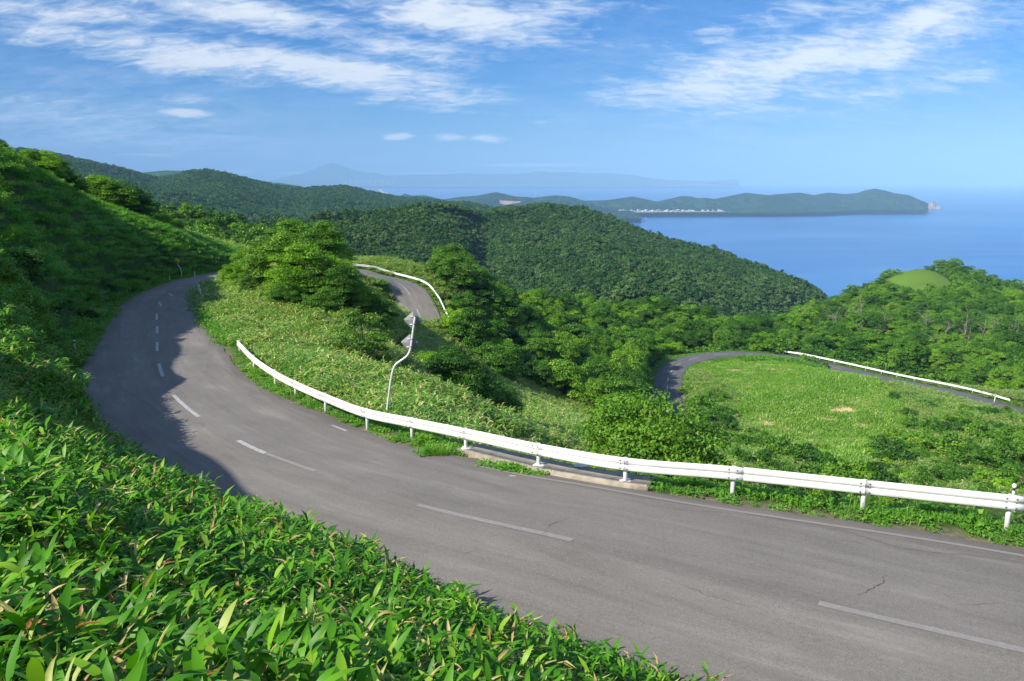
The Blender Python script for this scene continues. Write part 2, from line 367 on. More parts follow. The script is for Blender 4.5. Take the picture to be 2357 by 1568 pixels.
C1 = smooth1(smooth_path(all_c, .5), 12)
rail_edge = np.vstack([[[22., 8.6, -7.3]], Zs([(2357, 1242, -6.4), (2000, 1190, -6.4), (1680, 1165, -6.5), (1430, 1125, -6.6), (1250, 1083, -6.8), (1120, 1056, -6.93), (1060, 1056, -7.02), (972, 1035, -7.15), (886, 1009, -7.35), (786, 968, -7.6), (720, 943, -7.75), (656, 916, -7.95), (600, 890, -8.12), (568, 867, -8.3), (545, 846, -8.5), (516, 803, -8.85), (465, 735, -9.5), (443, 690, -10), (458, 655, -10.5), (484, 636, -11)])])
RE = smooth_path(rail_edge, .5)
hill_edge = Zs([(170, 930, -7.8), (165, 900, -8), (180, 850, -8.4), (230, 780, -9), (270, 710, -9.8), (310, 680, -10.2), (360, 660, -10.5), (430, 642, -10.8), (487, 631, -11)])
HE = smooth_path(hill_edge, .5)
third_c = np.array([atZ(*a) for a in [(1548, 985, -41.5), (1540, 935, -42.4), (1536, 895, -43), (1541, 862, -43.9), (1566, 836, -44.6), (1625, 820, -45), (1700, 815, -45.2), (1800, 822, -45.7), (1900, 842, -46.2), (2050, 876, -47), (2200, 907, -47.6), (2357, 950, -48.3)]])
third_c = np.vstack([[[20, 108, -37.5], [25.5, 120, -39.3]], third_c, [[122, 148, -49]]])
C3 = smooth1(smooth_path(third_c, .6), 14)
def dist_to(P, Q):
    """nearest distance of each P to the polyline samples Q (xy) and its index"""
    d = np.empty(len(P)); ix = np.empty(len(P), int)
    for s in range(0, len(P), 20000):
        D2 = ((P[s:s+20000, None, :2]-Q[None, :, :2])**2).sum(2)
        k = D2.argmin(1); ix[s:s+20000] = k; d[s:s+20000] = np.sqrt(D2[np.arange(len(k)), k])
    return d, ix
def edges(C, wl, wr):
    T = np.gradient(C, axis=0); T[:, 2] = 0; T /= np.linalg.norm(T, axis=1)[:, None]
    Nn = np.stack([T[:, 1], -T[:, 0], 0*T[:, 0]], 1)          # right-hand side of travel
    return C-Nn*wl[:, None], C+Nn*wr[:, None], Nn, T
# travel of C1 runs right -> left -> far: the rail is on its right side (outer side of the near road)
d_re, i_re = dist_to(C1, RE); d_he, i_he = dist_to(C1, HE)
wr = np.clip(np.where(i_re < len(RE)-2, d_re, 3.3), 2.3, 4.9); wl = np.where((i_he > 1) & (i_he < len(HE)-2), d_he, 3.7); wl = np.clip(wl, 2.9, 4.6)
k = np.ones(15)/15
wr = np.convolve(np.pad(wr, 7, 'edge'), k, 'valid'); wl = np.convolve(np.pad(wl, 7, 'edge'), k, 'valid')
LE1, RE1, N1, T1 = edges(C1, wl, wr)
k = np.ones(41)/41
dzr = np.where((i_re < len(RE)-2) & (i_re > 1), RE[i_re, 2]-C1[:, 2], 0); dzr = np.convolve(np.pad(dzr, 20, 'edge'), k, 'valid')
dzl = np.where((i_he < len(HE)-2) & (i_he > 1), HE[i_he, 2]-C1[:, 2], 0); dzl = np.convolve(np.pad(dzl, 20, 'edge'), k, 'valid')
RE1[:, 2] += dzr; LE1[:, 2] += dzl
w3 = np.full(len(C3), 3.2); LE3, RE3, N3, T3 = edges(C3, w3, w3)
S1 = np.concatenate([[0], np.cumsum(np.linalg.norm(np.diff(C1, axis=0), axis=1))]); S3 = np.concatenate([[0], np.cumsum(np.linalg.norm(np.diff(C3, axis=0), axis=1))])

# ------------------------------------------------------------------ ground height field from control points
W = []
def g(px, py, d, dz=0): W.append(atD(px, py, d, dz))
def w(x, y, z): W.append(np.array([x, y, z], float))
B = -.55
# bank under the camera
for a in [(0, 1568, 2.9), (0, 1300, 5.0), (0, 1100, 9.0), (0, 1000, 13), (0, 930, 17), (0, 850, 23), (300, 1350, 6.0), (270, 1060, 17.5), (440, 1120, 15.8), (600, 1185, 13.6), (760, 1245, 11.8), (900, 1300, 10.6), (1050, 1385, 9.3), (1200, 1468, 8.3), (1500, 1720, 6.8), (600, 1350, 7.2), (900, 1450, 6.0), (600, 1540, 3.9), (300, 1540, 3.2), (1200, 1640, 5.2), (150, 1150, 9.5), (300, 1200, 9.8), (150, 1000, 16), (100, 900, 24), (100, 850, 28)]: g(*a, B)
w(0, 0, -1.75); w(2, -1, -2.6); w(4, 1, -5.2); w(7, 1, -6.2); w(-3, 0, -1.3); w(0, -8, -.6); w(-10, -10, 1.5); w(10, -8, -4.5); w(-8, 4, -1.0); w(-6, 8, -2.6); w(2.2, 5.0, -5.3); w(3.0, 5.2, -6.3); w(2.9, 6.2, -6.9); w(1.2, 6.4, -5.45); w(2.4, 3.6, -5.0); w(1.6, 4.4, -4.5); w(.6, 8.0, -6.1); w(-.8, 9.6, -6.3); w(-2.2, 11.6, -6.5); w(20, -12, -6)
# left hillside
for a in [(0, 780, 29), (0, 700, 34), (0, 600, 43), (0, 450, 57), (0, 364, 66), (100, 750, 38), (100, 600, 53), (100, 450, 70), (100, 400, 80), (220, 700, 55), (220, 600, 70), (220, 520, 85), (215, 462, 97), (300, 620, 82), (300, 540, 99), (300, 506, 112), (360, 600, 95), (400, 560, 112), (420, 535, 122), (460, 610, 112), (520, 565, 137), (500, 600, 122)]: g(*a, B)
w(-30, 24, 3.0); w(-24, 14, 5.2); w(-20, 8.6, 5.6); w(-20, 4, 4.2); w(-14, 10, -.8); w(-21, 22, -1.2); w(-27, 32, .2); w(-38.8, 20, 9.6); w(-50, 18, 13); w(-44, 36.5, 10.2); w(-50.6, 44.4, 9.6); w(-57, 62.5, 8.4); w(-74, 86, 7); g(50, 386, 74, -.6); g(160, 430, 90, -.7); w(-80, 120, 3); w(-70, 40, 17); w(-90, 80, 14); w(-60, 0, 14); w(-30, -10, 7); w(-110, 120, 6); w(-90, -20, 20); w(-62, 145, -9); w(-48, 152, -14)
# hump inside the bend
for a in [(600, 740, 67), (600, 680, 78), (480, 668, 92), (540, 670, 85), (700, 820, 50), (700, 760, 62), (700, 700, 75), (800, 830, 48), (800, 770, 62), (800, 725, 72), (900, 850, 48), (860, 800, 60), (900, 800, 62), (900, 910, 36), (1000, 930, 38), (1000, 880, 48), (1100, 950, 44), (1100, 985, 34), (1200, 985, 44), (1290, 1000, 48), (1000, 985, 31)]: g(*a, B)
w(-21, 85, -8.5); w(-21, 97, -9); w(-25, 104, -9.5); w(-19, 97, -12.0); w(-14, 92, -14.5)
for a in [(806, 626, 116), (842, 668, 110), (872, 708, 103), (895, 750, 95), (785, 602, 112)]: g(*a, B-.5)
g(960, 748, 116, -2.5); g(1000, 755, 112, -2.5); g(930, 760, 104, -2); g(965, 775, 95, -2.5); g(1030, 770, 112, -3); g(1180, 890, 98, -1); g(1250, 935, 86, -1); g(1330, 975, 76, -1); g(1120, 880, 84, -3); g(1040, 860, 78, -3.5); g(1000, 800, 92, -3)
# outer side of the lower bend and the forest spur
for a in [(840, 598, 162, 0), (900, 590, 168, -.5), (980, 610, 162, -.5), (1030, 660, 152, -.5), (1070, 740, 142, -.8), (1000, 585, 178, -3)]: g(*a)
for a in [(1100, 625, 195, -6), (1120, 760, 140, -4), (1200, 700, 180, -6), (1300, 655, 232, -7), (1200, 820, 130, -5), (1300, 800, 155, -6), (1400, 750, 195, -7), (1500, 680, 255, -7), (1340, 900, 118, -5), (1430, 880, 135, -5), (1450, 830, 165, -6), (1600, 790, 220, -6), (1650, 712, 275, -8), (1780, 712, 300, -8), (1720, 790, 226, -3)]: g(*a)
w(-40, 178, -24); w(-30, 210, -42); w(0, 262, -52); w(40, 320, -78); w(90, 370, -95); w(130, 420, -110); w(-10, 420, -95); w(60, 500, -130); w(-60, 320, -60); w(-60, 200, -30)
# meadow and scrub
for a in [(1640, 870), (1700, 835), (1850, 845), (2000, 880), (1800, 900), (1950, 950), (1700, 930), (1800, 980), (2000, 1010), (1900, 1040), (2120, 930), (2080, 1000), (1650, 930)]: W.append(atZ(*a, -43.3 if a[1] > 900 else -44))
for a in [(1650, 1010, 108, -1), (1700, 1060, 90, -1), (1900, 1085, 95, -1.5), (2150, 1080, 92, -2), (2200, 980, 122, -2), (2357, 1000, 108, -3), (2357, 930, 135, -2.5), (2357, 1100, 82, -3), (1600, 1000, 112, -1), (1640, 1060, 82, -1.5)]: g(*a)
w(2, 27, -13.5); w(10, 25, -13.5); w(16, 24, -14); w(24, 20, -14); w(3, 40, -20.5); g(1505, 1085, 49); g(1620, 1100, 50, -1); g(1400, 1060, 47, -.5); w(25, 45, -30); w(40, 40, -32); w(8, 60, -28); w(22, 70, -34); w(50, 70, -36); w(-4, 50, -16); w(80, 90, -41); w(100, 110, -44); w(60, 20, -30); w(40, 0, -18); w(90, 60, -42)
# wooded coastal hill on the right, grassy dome and the point behind it
for a in [(1900, 800, 232, -5), (2000, 800, 228, -6), (2200, 850, 205, -6), (1900, 760, 262, -7), (2100, 750, 262, -6), (2300, 790, 232, -6), (1850, 705, 325, -7), (1950, 660, 352, -8), (2000, 652, 360, -8), (2150, 665, 350, -8), (2300, 700, 325, -7), (2357, 740, 300, -7), (2200, 700, 322, -6), (1900, 675, 345, -8),
          (2060, 648, 470, -3), (2112, 624, 480, 0), (2080, 631, 477, 0), (2145, 629, 482, 0), (2058, 643, 472, 0), (2170, 642, 484, 0), (2165, 604, 525, -5), (2210, 618, 530, -5.5), (2250, 645, 540, -6), (2357, 655, 560, -6), (2200, 660, 430, -3), (2300, 670, 430, -3), (2130, 650, 430, -1)]: g(*a)
w(150, 180, -50); w(190, 200, -56); w(230, 260, -55); w(260, 330, -60); w(300, 450, -75); w(330, 560, -85); w(100, 620, -190); w(200, 640, -170); w(300, 690, -170); w(0, 650, -180); w(170, 130, -55); w(200, 60, -60); w(380, 690, -190); w(400, 300, -90)
# forested hill beyond the left crest
for a in [(340, 455, 285, -7), (450, 455, 300, -8), (560, 483, 295, -7), (680, 515, 290, -7), (400, 500, 235, -7), (560, 540, 225, -7), (200, 470, 270, -7), (100, 450, 280, -7)]: g(*a)
w(-80, 175, -22); w(-120, 430, -50); w(-200, 420, -60); w(-60, 460, -95); w(-200, 650, -110); w(-200, 300, -8); w(-240, 180, -5); w(-130, 200, -18); w(-240, 560, -100)
for i in range(0, len(C1), 9): W.append(C1[i])
for i in range(0, len(C1), 14): W.append(LE1[i]-N1[i]*.6); W.append(RE1[i]+N1[i]*1.0)
for i in range(0, len(C3), 14): W.append(C3[i]); W.append(LE3[i]-N3[i]); W.append(RE3[i]+N3[i])
W = np.array(W)
_, ui = np.unique(np.round(W[:, :2]/.9), axis=0, return_index=True); W = W[np.sort(ui)]
def kern(A, Bm):
    d = np.sqrt(((A[:, None]-Bm[None])**2).sum(2)); return d
K = kern(W[:, :2], W[:, :2]); nW = len(W)
A_ = np.zeros((nW+3, nW+3)); A_[:nW, :nW] = K-np.eye(nW)*.15; A_[:nW, nW] = 1; A_[nW, :nW] = 1; A_[:nW, nW+1:] = W[:, :2]; A_[nW+1:, :nW] = W[:, :2].T
coef = np.linalg.solve(A_, np.concatenate([W[:, 2], np.zeros(3)]))
def height_raw(X, Y):
    P = np.stack([X, Y], 1); out = np.empty(len(P))
    for s in range(0, len(P), 30000):
        q = P[s:s+30000]; out[s:s+30000] = kern(q, W[:, :2])@coef[:nW]+coef[nW]+q@coef[nW+1:]
    return out
RC = np.vstack([C1[::2], C3[::2]]); RWL = np.concatenate([wl[::2], w3[::2]]); RWR = np.concatenate([wr[::2], w3[::2]])
RN = np.vstack([N1[::2], N3[::2]]); RDR = np.concatenate([dzr[::2], 0*w3[::2]]); RDL = np.concatenate([dzl[::2], 0*w3[::2]])
def road_info(X, Y):
    """distance outside the road edge (negative on the road), road height there, side (+1 = right of travel)"""
    P = np.stack([X, Y, 0*X], 1); d = np.full(len(P), 999.); z = np.zeros(len(P)); side = np.zeros(len(P))
    near = np.where((P[:, 0] > -60) & (P[:, 0] < 135) & (P[:, 1] > -5) & (P[:, 1] < 225))[0]
    dd, ix = dist_to(P[near], RC)
    sg = np.sign(((P[near]-RC[ix])*RN[ix])[:, :2].sum(1))
    tip = (ix == len(C1[::2])-1) | (ix == len(RC)-1); dd = np.where(tip, dd+9*np.clip(dd/3, 0, 1), dd); d[near] = dd-np.where(sg > 0, RWR[ix], RWL[ix]); z[near] = RC[ix, 2]+np.where(sg > 0, RDR[ix], RDL[ix])*np.clip(dd/np.where(sg > 0, RWR[ix], RWL[ix]), 0, 1); side[near] = sg
    return d, z, side
def height(X, Y):
    h = height_raw(X, Y); r = np.hypot(X, Y)
    far = np.clip((r-160)/100, 0, 1)
    h = h+fbm(X, Y, 28, 4, 3)*(0.25+far*3.0)*np.clip((r-14)/20, 0, 1)+fbm(X, Y, 3.2, 3, 5)*.16*np.clip((r-2)/8, 0, 1)
    d, z, sd_ = road_info(X, Y)
    nearb = (sd_ < 0) & (X > -20) & (Y < 40); t = np.clip((d-np.where(nearb, .15, .7))/np.where(nearb, 1.1, 2.3), 0, 1); t = t*t*(3-2*t)
    h = np.where(d < 5, h*t+(z-np.where(Y > 70, .16, .05))*(1-t), h)
    return h, d
def axis(parts):
    out = []
    for a, b, s in parts: out.append(np.arange(a, b, s))
    return np.concatenate(out+[[parts[-1][1]]])
xs = axis([(-260, -100, 5), (-100, -50, 1.5), (-50, 30, .5), (30, 130, 1.0), (130, 260, 2.5), (260, 440, 6)])
ys = axis([(-40, -6, 2), (-6, 62, .5), (62, 215, .9), (215, 380, 2.5), (380, 720, 5)])
GX, GY = np.meshgrid(xs, ys); hz, hd = height(GX.ravel(), GY.ravel())
# meadow mask (world-space field inside the lower bend)
tp = np.stack([GX.ravel(), GY.ravel(), hz], 1)
px_, py_, dd_ = project(tp)
mead_poly = [(1600, 850), (1690, 822), (1850, 830), (2060, 895), (2110, 960), (2060, 1030), (1960, 1085), (1840, 1080), (1760, 1010), (1690, 960), (1690, 900), (1640, 870)]
dome_poly = [(2030, 660), (2055, 638), (2085, 622), (2112, 614), (2150, 622), (2185, 645), (2200, 668), (2110, 676)]
mead = ((inpoly(px_, py_, mead_poly) & (dd_ > 100) & (dd_ < 240)) | (inpoly(px_, py_, dome_poly) & (dd_ > 400))).astype(float)*np.where(dd_ > 400, .42, 1)
def bare_f(X, Y): return .45*fbm(X, Y*1.4, 14, 3, 77)+.62*fbm(X, Y*1.7, 3.6, 4, 78)+.26*np.exp(-(((X-58)/26)**2+((Y-142)/22)**2))
domem = inpoly(px_, py_, dome_poly) & (dd_ > 400)
bare = np.clip((bare_f(GX.ravel(), GY.ravel())+.07)*4, 0, .9)*mead
bare = np.where(domem, np.clip(.22+.35*fbm(GX.ravel(), GY.ravel(), 9, 4, 70), 0, .42), bare)
nx, ny = len(xs), len(ys)
ii = (np.arange(ny-1)[:, None]*nx+np.arange(nx-1)[None]).ravel()
gme = npmesh('ground', tp, [np.stack([ii, ii+1, ii+1+nx, ii+nx], 1)], M_ground, {'meadow': mead, 'bare': bare, 'silt': np.clip(1-np.abs(hd-.05)/.75, 0, 1)}, smooth=True)
tag(mobj('ground', gme), kind='structure')
def gz(x, y): return float(height(np.array([x], float), np.array([y], float))[0][0])

# road sheets
def road_strip(name, C, LE, RE_, S_, m, cols=13, lift=0.0):
    t = np.linspace(0, 1, cols); n = len(C)
    tl, tr = np.clip(1-2*t, 0, 1)[None, :, None], np.clip(2*t-1, 0, 1)[None, :, None]; V = LE[:, None]*tl+RE_[:, None]*tr+C[:, None]*(1-tl-tr)
    wj = fbm(S_, 0*S_, 2.2, 4, 9)*.13; wk = fbm(S_, 0*S_+50, 1.9, 4, 11)*.13
    side = RE_-LE; side = side/np.linalg.norm(side, axis=1)[:, None]
    V[:, 0] += side*wj[:, None]; V[:, -1] += side*wk[:, None]
    width = np.linalg.norm(RE_-LE, axis=1)[:, None]
    V[..., 2] += lift+.06*(1-(2*t-1)**2)[None]
    edge = np.minimum(t, 1-t)[None]*width
    uv = np.stack([np.broadcast_to(S_[:, None], (n, cols)), t[None]*width], -1)
    i = (np.arange(n-1)[:, None]*cols+np.arange(cols-1)[None]).ravel()
    me = npmesh(name, V.reshape(-1, 3), [np.stack([i, i+1, i+1+cols, i+cols], 1)], m, {'edge': edge.ravel()}, uv.reshape(-1, 2), True)
    return tag(mobj(name, me), kind='structure')
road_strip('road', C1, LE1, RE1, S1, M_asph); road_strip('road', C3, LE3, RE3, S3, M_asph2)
def frame_at(C, Nn, S_, s):
    p = np.array([np.interp(s, S_, C[:, k]) for k in range(3)]); q = np.array([np.interp(s, S_, Nn[:, k]) for k in range(3)]); return p, q/np.linalg.norm(q)
def s_of(C, S_, P): i = ((C[:, :2]-np.asarray(P)[:2])**2).sum(1).argmin(); return S_[i]
def mark(mb, C, Nn, S_, s0, s1, off, wd, lift=.008, wfun=None, step=.5):
    ss = np.linspace(s0, s1, max(2, int(abs(s1-s0)/step))); V = []
    for s in ss:
        p, q = frame_at(C, Nn, S_, s)
        a = off(s) if callable(off) else off
        wt = np.interp(s, S_, wfun) if wfun is not None else 3.5
        for k in (-.5, .5):
            o = a+k*wd; wsd = (np.interp(s, S_, wr if o > 0 else wl) if C is C1 else 3.2); dz = ((np.interp(s, S_, dzr if o > 0 else dzl)) if C is C1 else 0)*min(abs(o)/wsd, 1); V.append(p+q*o+np.array([0, 0, dz+.06*max(0, 1-(o/wsd)**2)+lift]))
    n = len(ss); i = np.arange(n-1)*2
    mb.add(V, np.stack([i, i+1, i+3, i+2], 1))
mk, mw, mk3, mke = MB(), MB(), MB(), MB()
pix = [((362, 750), (362, 767), 0), ((362, 787), (362, 808), 0), ((366, 837), (375, 866), 0), ((398, 907), (455, 957), 0), ((547, 1013), (605, 1040), 0), ((957, 1160), (1340, 1250), 1), ((1870, 1385), (2500, 1530), 1), ((361, 722), (361, 736), 0), ((366, 695), (372, 704), 0), ((388, 676), (398, 682), 0), ((408, 664), (422, 661), 0), ((436, 653), (452, 650), 0)]
def pix_s(p):
    z = -8.; 
    for _ in range(12):
        q = atZ(p[0], p[1], z); i = ((C1[:300, :2]-q[:2])**2).sum(1).argmin(); z = C1[i, 2]+.06
    q = atZ(p[0], p[1], z); return S1[i], float(((q-C1[i])*N1[i])[:2].sum())
for a, b, wn in pix:
    s0, o0 = pix_s(a); s1, o1 = pix_s(b)
    if s1 < s0: s0, s1, o0, o1 = s1, s0, o1, o0
    mark(mw if wn else mk, C1, N1, S1, s0, s1, lambda s, s0=s0, s1=s1, o0=o0, o1=o1: o0+(o1-o0)*(s-s0)/(s1-s0+1e-6), .17, wfun=wr)
s605, o605 = pix_s((605, 1040)); mark(mw, C1, N1, S1, s605-3.2, s605-.1, o605, .15, wfun=wr)
sl = s_of(C1, S1, low_c[0])
for k in range(-1, 6): mark(mk, C1, N1, S1, sl-6+k*10, sl-1+k*10, 0, .17)
for k in range(3): mark(mk, C1, N1, S1, S1[0]+1+k*.1, S1[0]+2+k*.1, 0, .15) if False else None
for s0, s1 in ((sl+4, sl+40),): mark(mke, C1, N1, S1, s0, s1, lambda s: -np.interp(s, S1, wl)+.45, .13)
sA = s_of(C1, S1, atZ(2357, 1240, -7.7)); sB = s_of(C1, S1, atZ(1250, 1080, -8.2))
mark(mke, C1, N1, S1, sA-8, sB+2, lambda s: np.interp(s, S1, wr)-.5, .14)
s7, _ = pix_s((760, 975)); mark(mk, C1, N1, S1, s7-.9, s7+.6, lambda s: np.interp(s, S1, wr)-.55, .12)
for k in range(14): mark(mk3, C3, N3, S3, 14+k*10, 19+k*10, 0, .18)
for nm, b, m in (('road_markings', mk, M_paint), ('road_markings', mw, M_paint_worn), ('road_markings', mk3, M_paint), ('edge_line', mke, M_paint_edge)):
    tag(mobj(nm, b.mesh(nm, m)), kind='structure')

# ------------------------------------------------------------------ sea, distant hills
SEA = -300.
def mk_sea():
    m, nt, out = mat('sea_water'); p = nd(nt, 'ShaderNodeBsdfPrincipled'); setin(p, Roughness=.28); p.inputs['IOR'].default_value = 1.33
    co = obco(nt)
    big = noise(nt, vmap(nt, co, (.00035, .0011, 1), (0, 0, R(20))), 1., 6, .6, .8)
    c = ramp(nt, big, [(.35, (.012, .085, .26)), (.52, (.018, .11, .31)), (.62, (.035, .15, .37)), (.75, (.02, .12, .33))])
    st_ = noise(nt, vmap(nt, co, (.0012, .006, 1), (0, 0, R(14))), 1., 5, .6, 1.2)
    c = mixc(nt, ramp(nt, st_, [(.5, (0, 0, 0)), (.68, (.6, .6, .6))]), c, (.06, .19, .40))
    nt.links.new(c, p.inputs['Base Color'])
    w1 = noise(nt, vmap(nt, co, (.010, .030, 1), (0, 0, R(25))), 1., 7, .62, .4)
    b = nd(nt, 'ShaderNodeBump'); b.inputs['Strength'].default_value = .5; b.inputs['Distance'].default_value = 2.2
    nt.links.new(w1, b.inputs['Height']); nt.links.new(b.outputs[0], p.inputs['Normal'])
    nt.links.new(p.outputs[0], out.inputs[0]); return m
FAR = 45000.
sv = np.array([(-FAR, -3000, SEA), (FAR, -3000, SEA), (FAR, FAR, SEA), (-FAR, FAR, SEA)])
tag(mobj('sea', npmesh('sea', sv, [np.array([[0, 1, 2, 3]])], mk_sea())), kind='structure')

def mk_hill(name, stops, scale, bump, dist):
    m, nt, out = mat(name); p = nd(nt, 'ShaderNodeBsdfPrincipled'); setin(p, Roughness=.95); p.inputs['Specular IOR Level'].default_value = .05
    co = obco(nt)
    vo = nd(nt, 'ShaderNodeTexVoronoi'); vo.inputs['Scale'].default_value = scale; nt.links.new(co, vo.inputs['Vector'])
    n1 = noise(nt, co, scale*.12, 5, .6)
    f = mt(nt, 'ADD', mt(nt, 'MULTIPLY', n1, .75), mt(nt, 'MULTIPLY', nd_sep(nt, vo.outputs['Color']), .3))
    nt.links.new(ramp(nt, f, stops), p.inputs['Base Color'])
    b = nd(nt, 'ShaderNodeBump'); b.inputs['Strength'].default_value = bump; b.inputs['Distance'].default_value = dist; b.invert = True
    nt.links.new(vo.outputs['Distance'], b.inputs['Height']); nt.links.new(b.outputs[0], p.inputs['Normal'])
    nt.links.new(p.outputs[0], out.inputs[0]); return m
def nd_sep(nt, c):
    s = nd(nt, 'ShaderNodeSeparateColor'); nt.links.new(c, s.inputs[0]); return s.outputs[0]
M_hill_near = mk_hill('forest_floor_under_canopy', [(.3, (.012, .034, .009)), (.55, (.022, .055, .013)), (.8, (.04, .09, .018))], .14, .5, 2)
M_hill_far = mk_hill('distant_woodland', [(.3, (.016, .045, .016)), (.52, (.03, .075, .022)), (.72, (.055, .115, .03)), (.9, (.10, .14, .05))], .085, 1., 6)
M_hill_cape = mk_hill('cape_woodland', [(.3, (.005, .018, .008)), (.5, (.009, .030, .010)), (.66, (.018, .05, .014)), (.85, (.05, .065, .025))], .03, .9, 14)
M_range = simple('far_mountain', (.05, .08, .09), .95)
M_sand = simple('pale_beach_sand', (.42, .38, .30), .95)
M_rockp = simple('pinkish_sea_rock', (.36, .25, .21), .95, 0, .45, .02)
M_quarry = simple('bare_quarry_earth', (.36, .24, .18), .95, 0, .35, .02)

def hill(name, rows, mat_, nu=200, sub=14, amp=0., sc=100., seed=0, ridge_amp=None, gully=0., foot=None):
    """terrain sheet through several lines of points (each a list of (px, py, depth)), noise gullies between them"""
    us = np.linspace(0, 1, nu); Rw = []
    for r in rows:
        r = sorted(r); a = np.array(r, float); u0, u1 = a[0, 0], a[-1, 0]; u = u0+(u1-u0)*us
        pyv = np.interp(u, a[:, 0], a[:, 1]); dv = np.interp(u, a[:, 0], a[:, 2])
        kk = 2 if len(r) > 12 else 5
        ker = np.hanning(2*kk+1); ker /= ker.sum()
        pyv = np.convolve(np.pad(pyv, kk, 'edge'), ker, 'valid'); dv = np.convolve(np.pad(dv, kk, 'edge'), ker, 'valid')
        Rw.append(np.array([atD(x, y, d) for x, y, d in zip(u, pyv, dv)]))
    Rw = np.array(Rw); m = len(Rw); out = []
    vs = np.linspace(0, m-1, (m-1)*sub+1)
    for v in vs:
        i = min(int(v), m-2); f = v-i
        out.append(Rw[i]*(1-f)+Rw[i+1]*f)
    G_ = np.array(out)
    # soften the creases between rows (not the ridge row 1)
    for _ in range(3):
        H = G_.copy(); H[1:-1] = (G_[:-2]+2*G_[1:-1]+G_[2:])/4; H[sub] = G_[sub]; G_ = H
    dv = np.abs(vs-1)                                            # distance from the ridge row
    wgt = np.clip(dv, 0, 1)**.7*.85+.15*(ridge_amp if ridge_amp is not None else 1)
    if foot is not None: wgt = wgt*np.clip((foot-vs)/.8, 0, 1)
    X, Y = G_[..., 0], G_[..., 1]
    nz = fbm(X, Y, sc, 5, seed)
    if gully:
        uu = np.broadcast_to(us[None]*nu, X.shape)
        nz = nz-gully*np.abs(fbm(X+0*uu+Y*.35, Y*.35, sc*.8, 3, seed+40))
    G_[..., 2] += nz*amp*wgt[:, None]
    G_[..., 2] = np.maximum(G_[..., 2], SEA-6)
    nv = len(vs); i = (np.arange(nv-1)[:, None]*nu+np.arange(nu-1)[None]).ravel()
    me = npmesh(name, G_.reshape(-1, 3), [np.stack([i, i+1, i+1+nu, i+nu], 1)], mat_, smooth=True)
    o = tag(mobj(name, me), kind='structure'); return o, G_
# big wooded ridge falling to the sea
rH2 = [(560, 540, 620), (640, 522, 650), (700, 508, 690), (786, 487, 740), (850, 492, 760), (900, 487, 780), (960, 478, 800), (1029, 476, 820), (1060, 484, 840), (1106, 497, 900), (1150, 488, 960), (1202, 482, 1000), (1250, 479, 1020), (1292, 477, 1040), (1339, 481, 1040), (1380, 494, 1020), (1419, 511, 1000), (1486, 541, 960), (1571, 560, 920), (1640, 577, 890), (1700, 597, 870), (1760, 616, 860), (1810, 636, 860), (1865, 667, 880), (1900, 700, 900)]
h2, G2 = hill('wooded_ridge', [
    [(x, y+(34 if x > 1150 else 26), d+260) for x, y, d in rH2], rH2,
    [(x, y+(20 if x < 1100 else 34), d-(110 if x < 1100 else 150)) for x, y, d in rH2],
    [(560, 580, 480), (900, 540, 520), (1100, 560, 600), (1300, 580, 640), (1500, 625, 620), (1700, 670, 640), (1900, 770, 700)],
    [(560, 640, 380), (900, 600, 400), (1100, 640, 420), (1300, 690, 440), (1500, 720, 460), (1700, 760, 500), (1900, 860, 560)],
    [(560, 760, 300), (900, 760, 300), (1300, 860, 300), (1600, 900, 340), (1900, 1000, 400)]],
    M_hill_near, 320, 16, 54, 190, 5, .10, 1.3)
rH3 = [(-160, 335, 2300), (0, 349, 2300), (40, 347, 2300), (100, 354, 2350), (150, 364, 2400), (190, 374, 2400), (215, 378, 2450), (250, 386, 2500), (310, 399, 2600), (360, 412, 2700), (400, 409, 2700), (435, 398, 2600), (470, 394, 2550), (520, 401, 2550), (560, 412, 2600), (600, 422, 2600), (650, 434, 2600), (700, 438, 2650), (740, 435, 2700), (786, 432, 2700), (820, 437, 2700), (852, 446, 2750), (919, 459, 2800), (986, 462, 2850), (1039, 473, 2900), (1090, 486, 2900), (1140, 500, 2900)]
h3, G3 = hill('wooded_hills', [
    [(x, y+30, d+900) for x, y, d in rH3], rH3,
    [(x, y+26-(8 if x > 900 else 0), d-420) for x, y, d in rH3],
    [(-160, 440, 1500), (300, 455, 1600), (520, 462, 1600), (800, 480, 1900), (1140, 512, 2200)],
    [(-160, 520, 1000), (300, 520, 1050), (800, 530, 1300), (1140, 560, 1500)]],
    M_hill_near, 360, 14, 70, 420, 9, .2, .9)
hill('wooded_hills', [[(300, 410, 6500), (450, 410, 6500)], [(300, 402, 5200), (330, 396, 5200), (380, 392, 5200), (420, 393, 5200), (450, 396, 5200), (480, 402, 5200)], [(290, 425, 4300), (480, 425, 4300)]], M_hill_far, 90, 10, 20, 300, 2)
hill('wooded_hills', [[(560, 425, 7500), (760, 440, 7500)], [(560, 432, 6200), (600, 421, 6200), (640, 421, 6200), (690, 428, 6200), (720, 436, 6200), (760, 445, 6200)], [(560, 450, 5200), (760, 450, 5200)]], M_hill_far, 90, 10, 20, 300, 3)
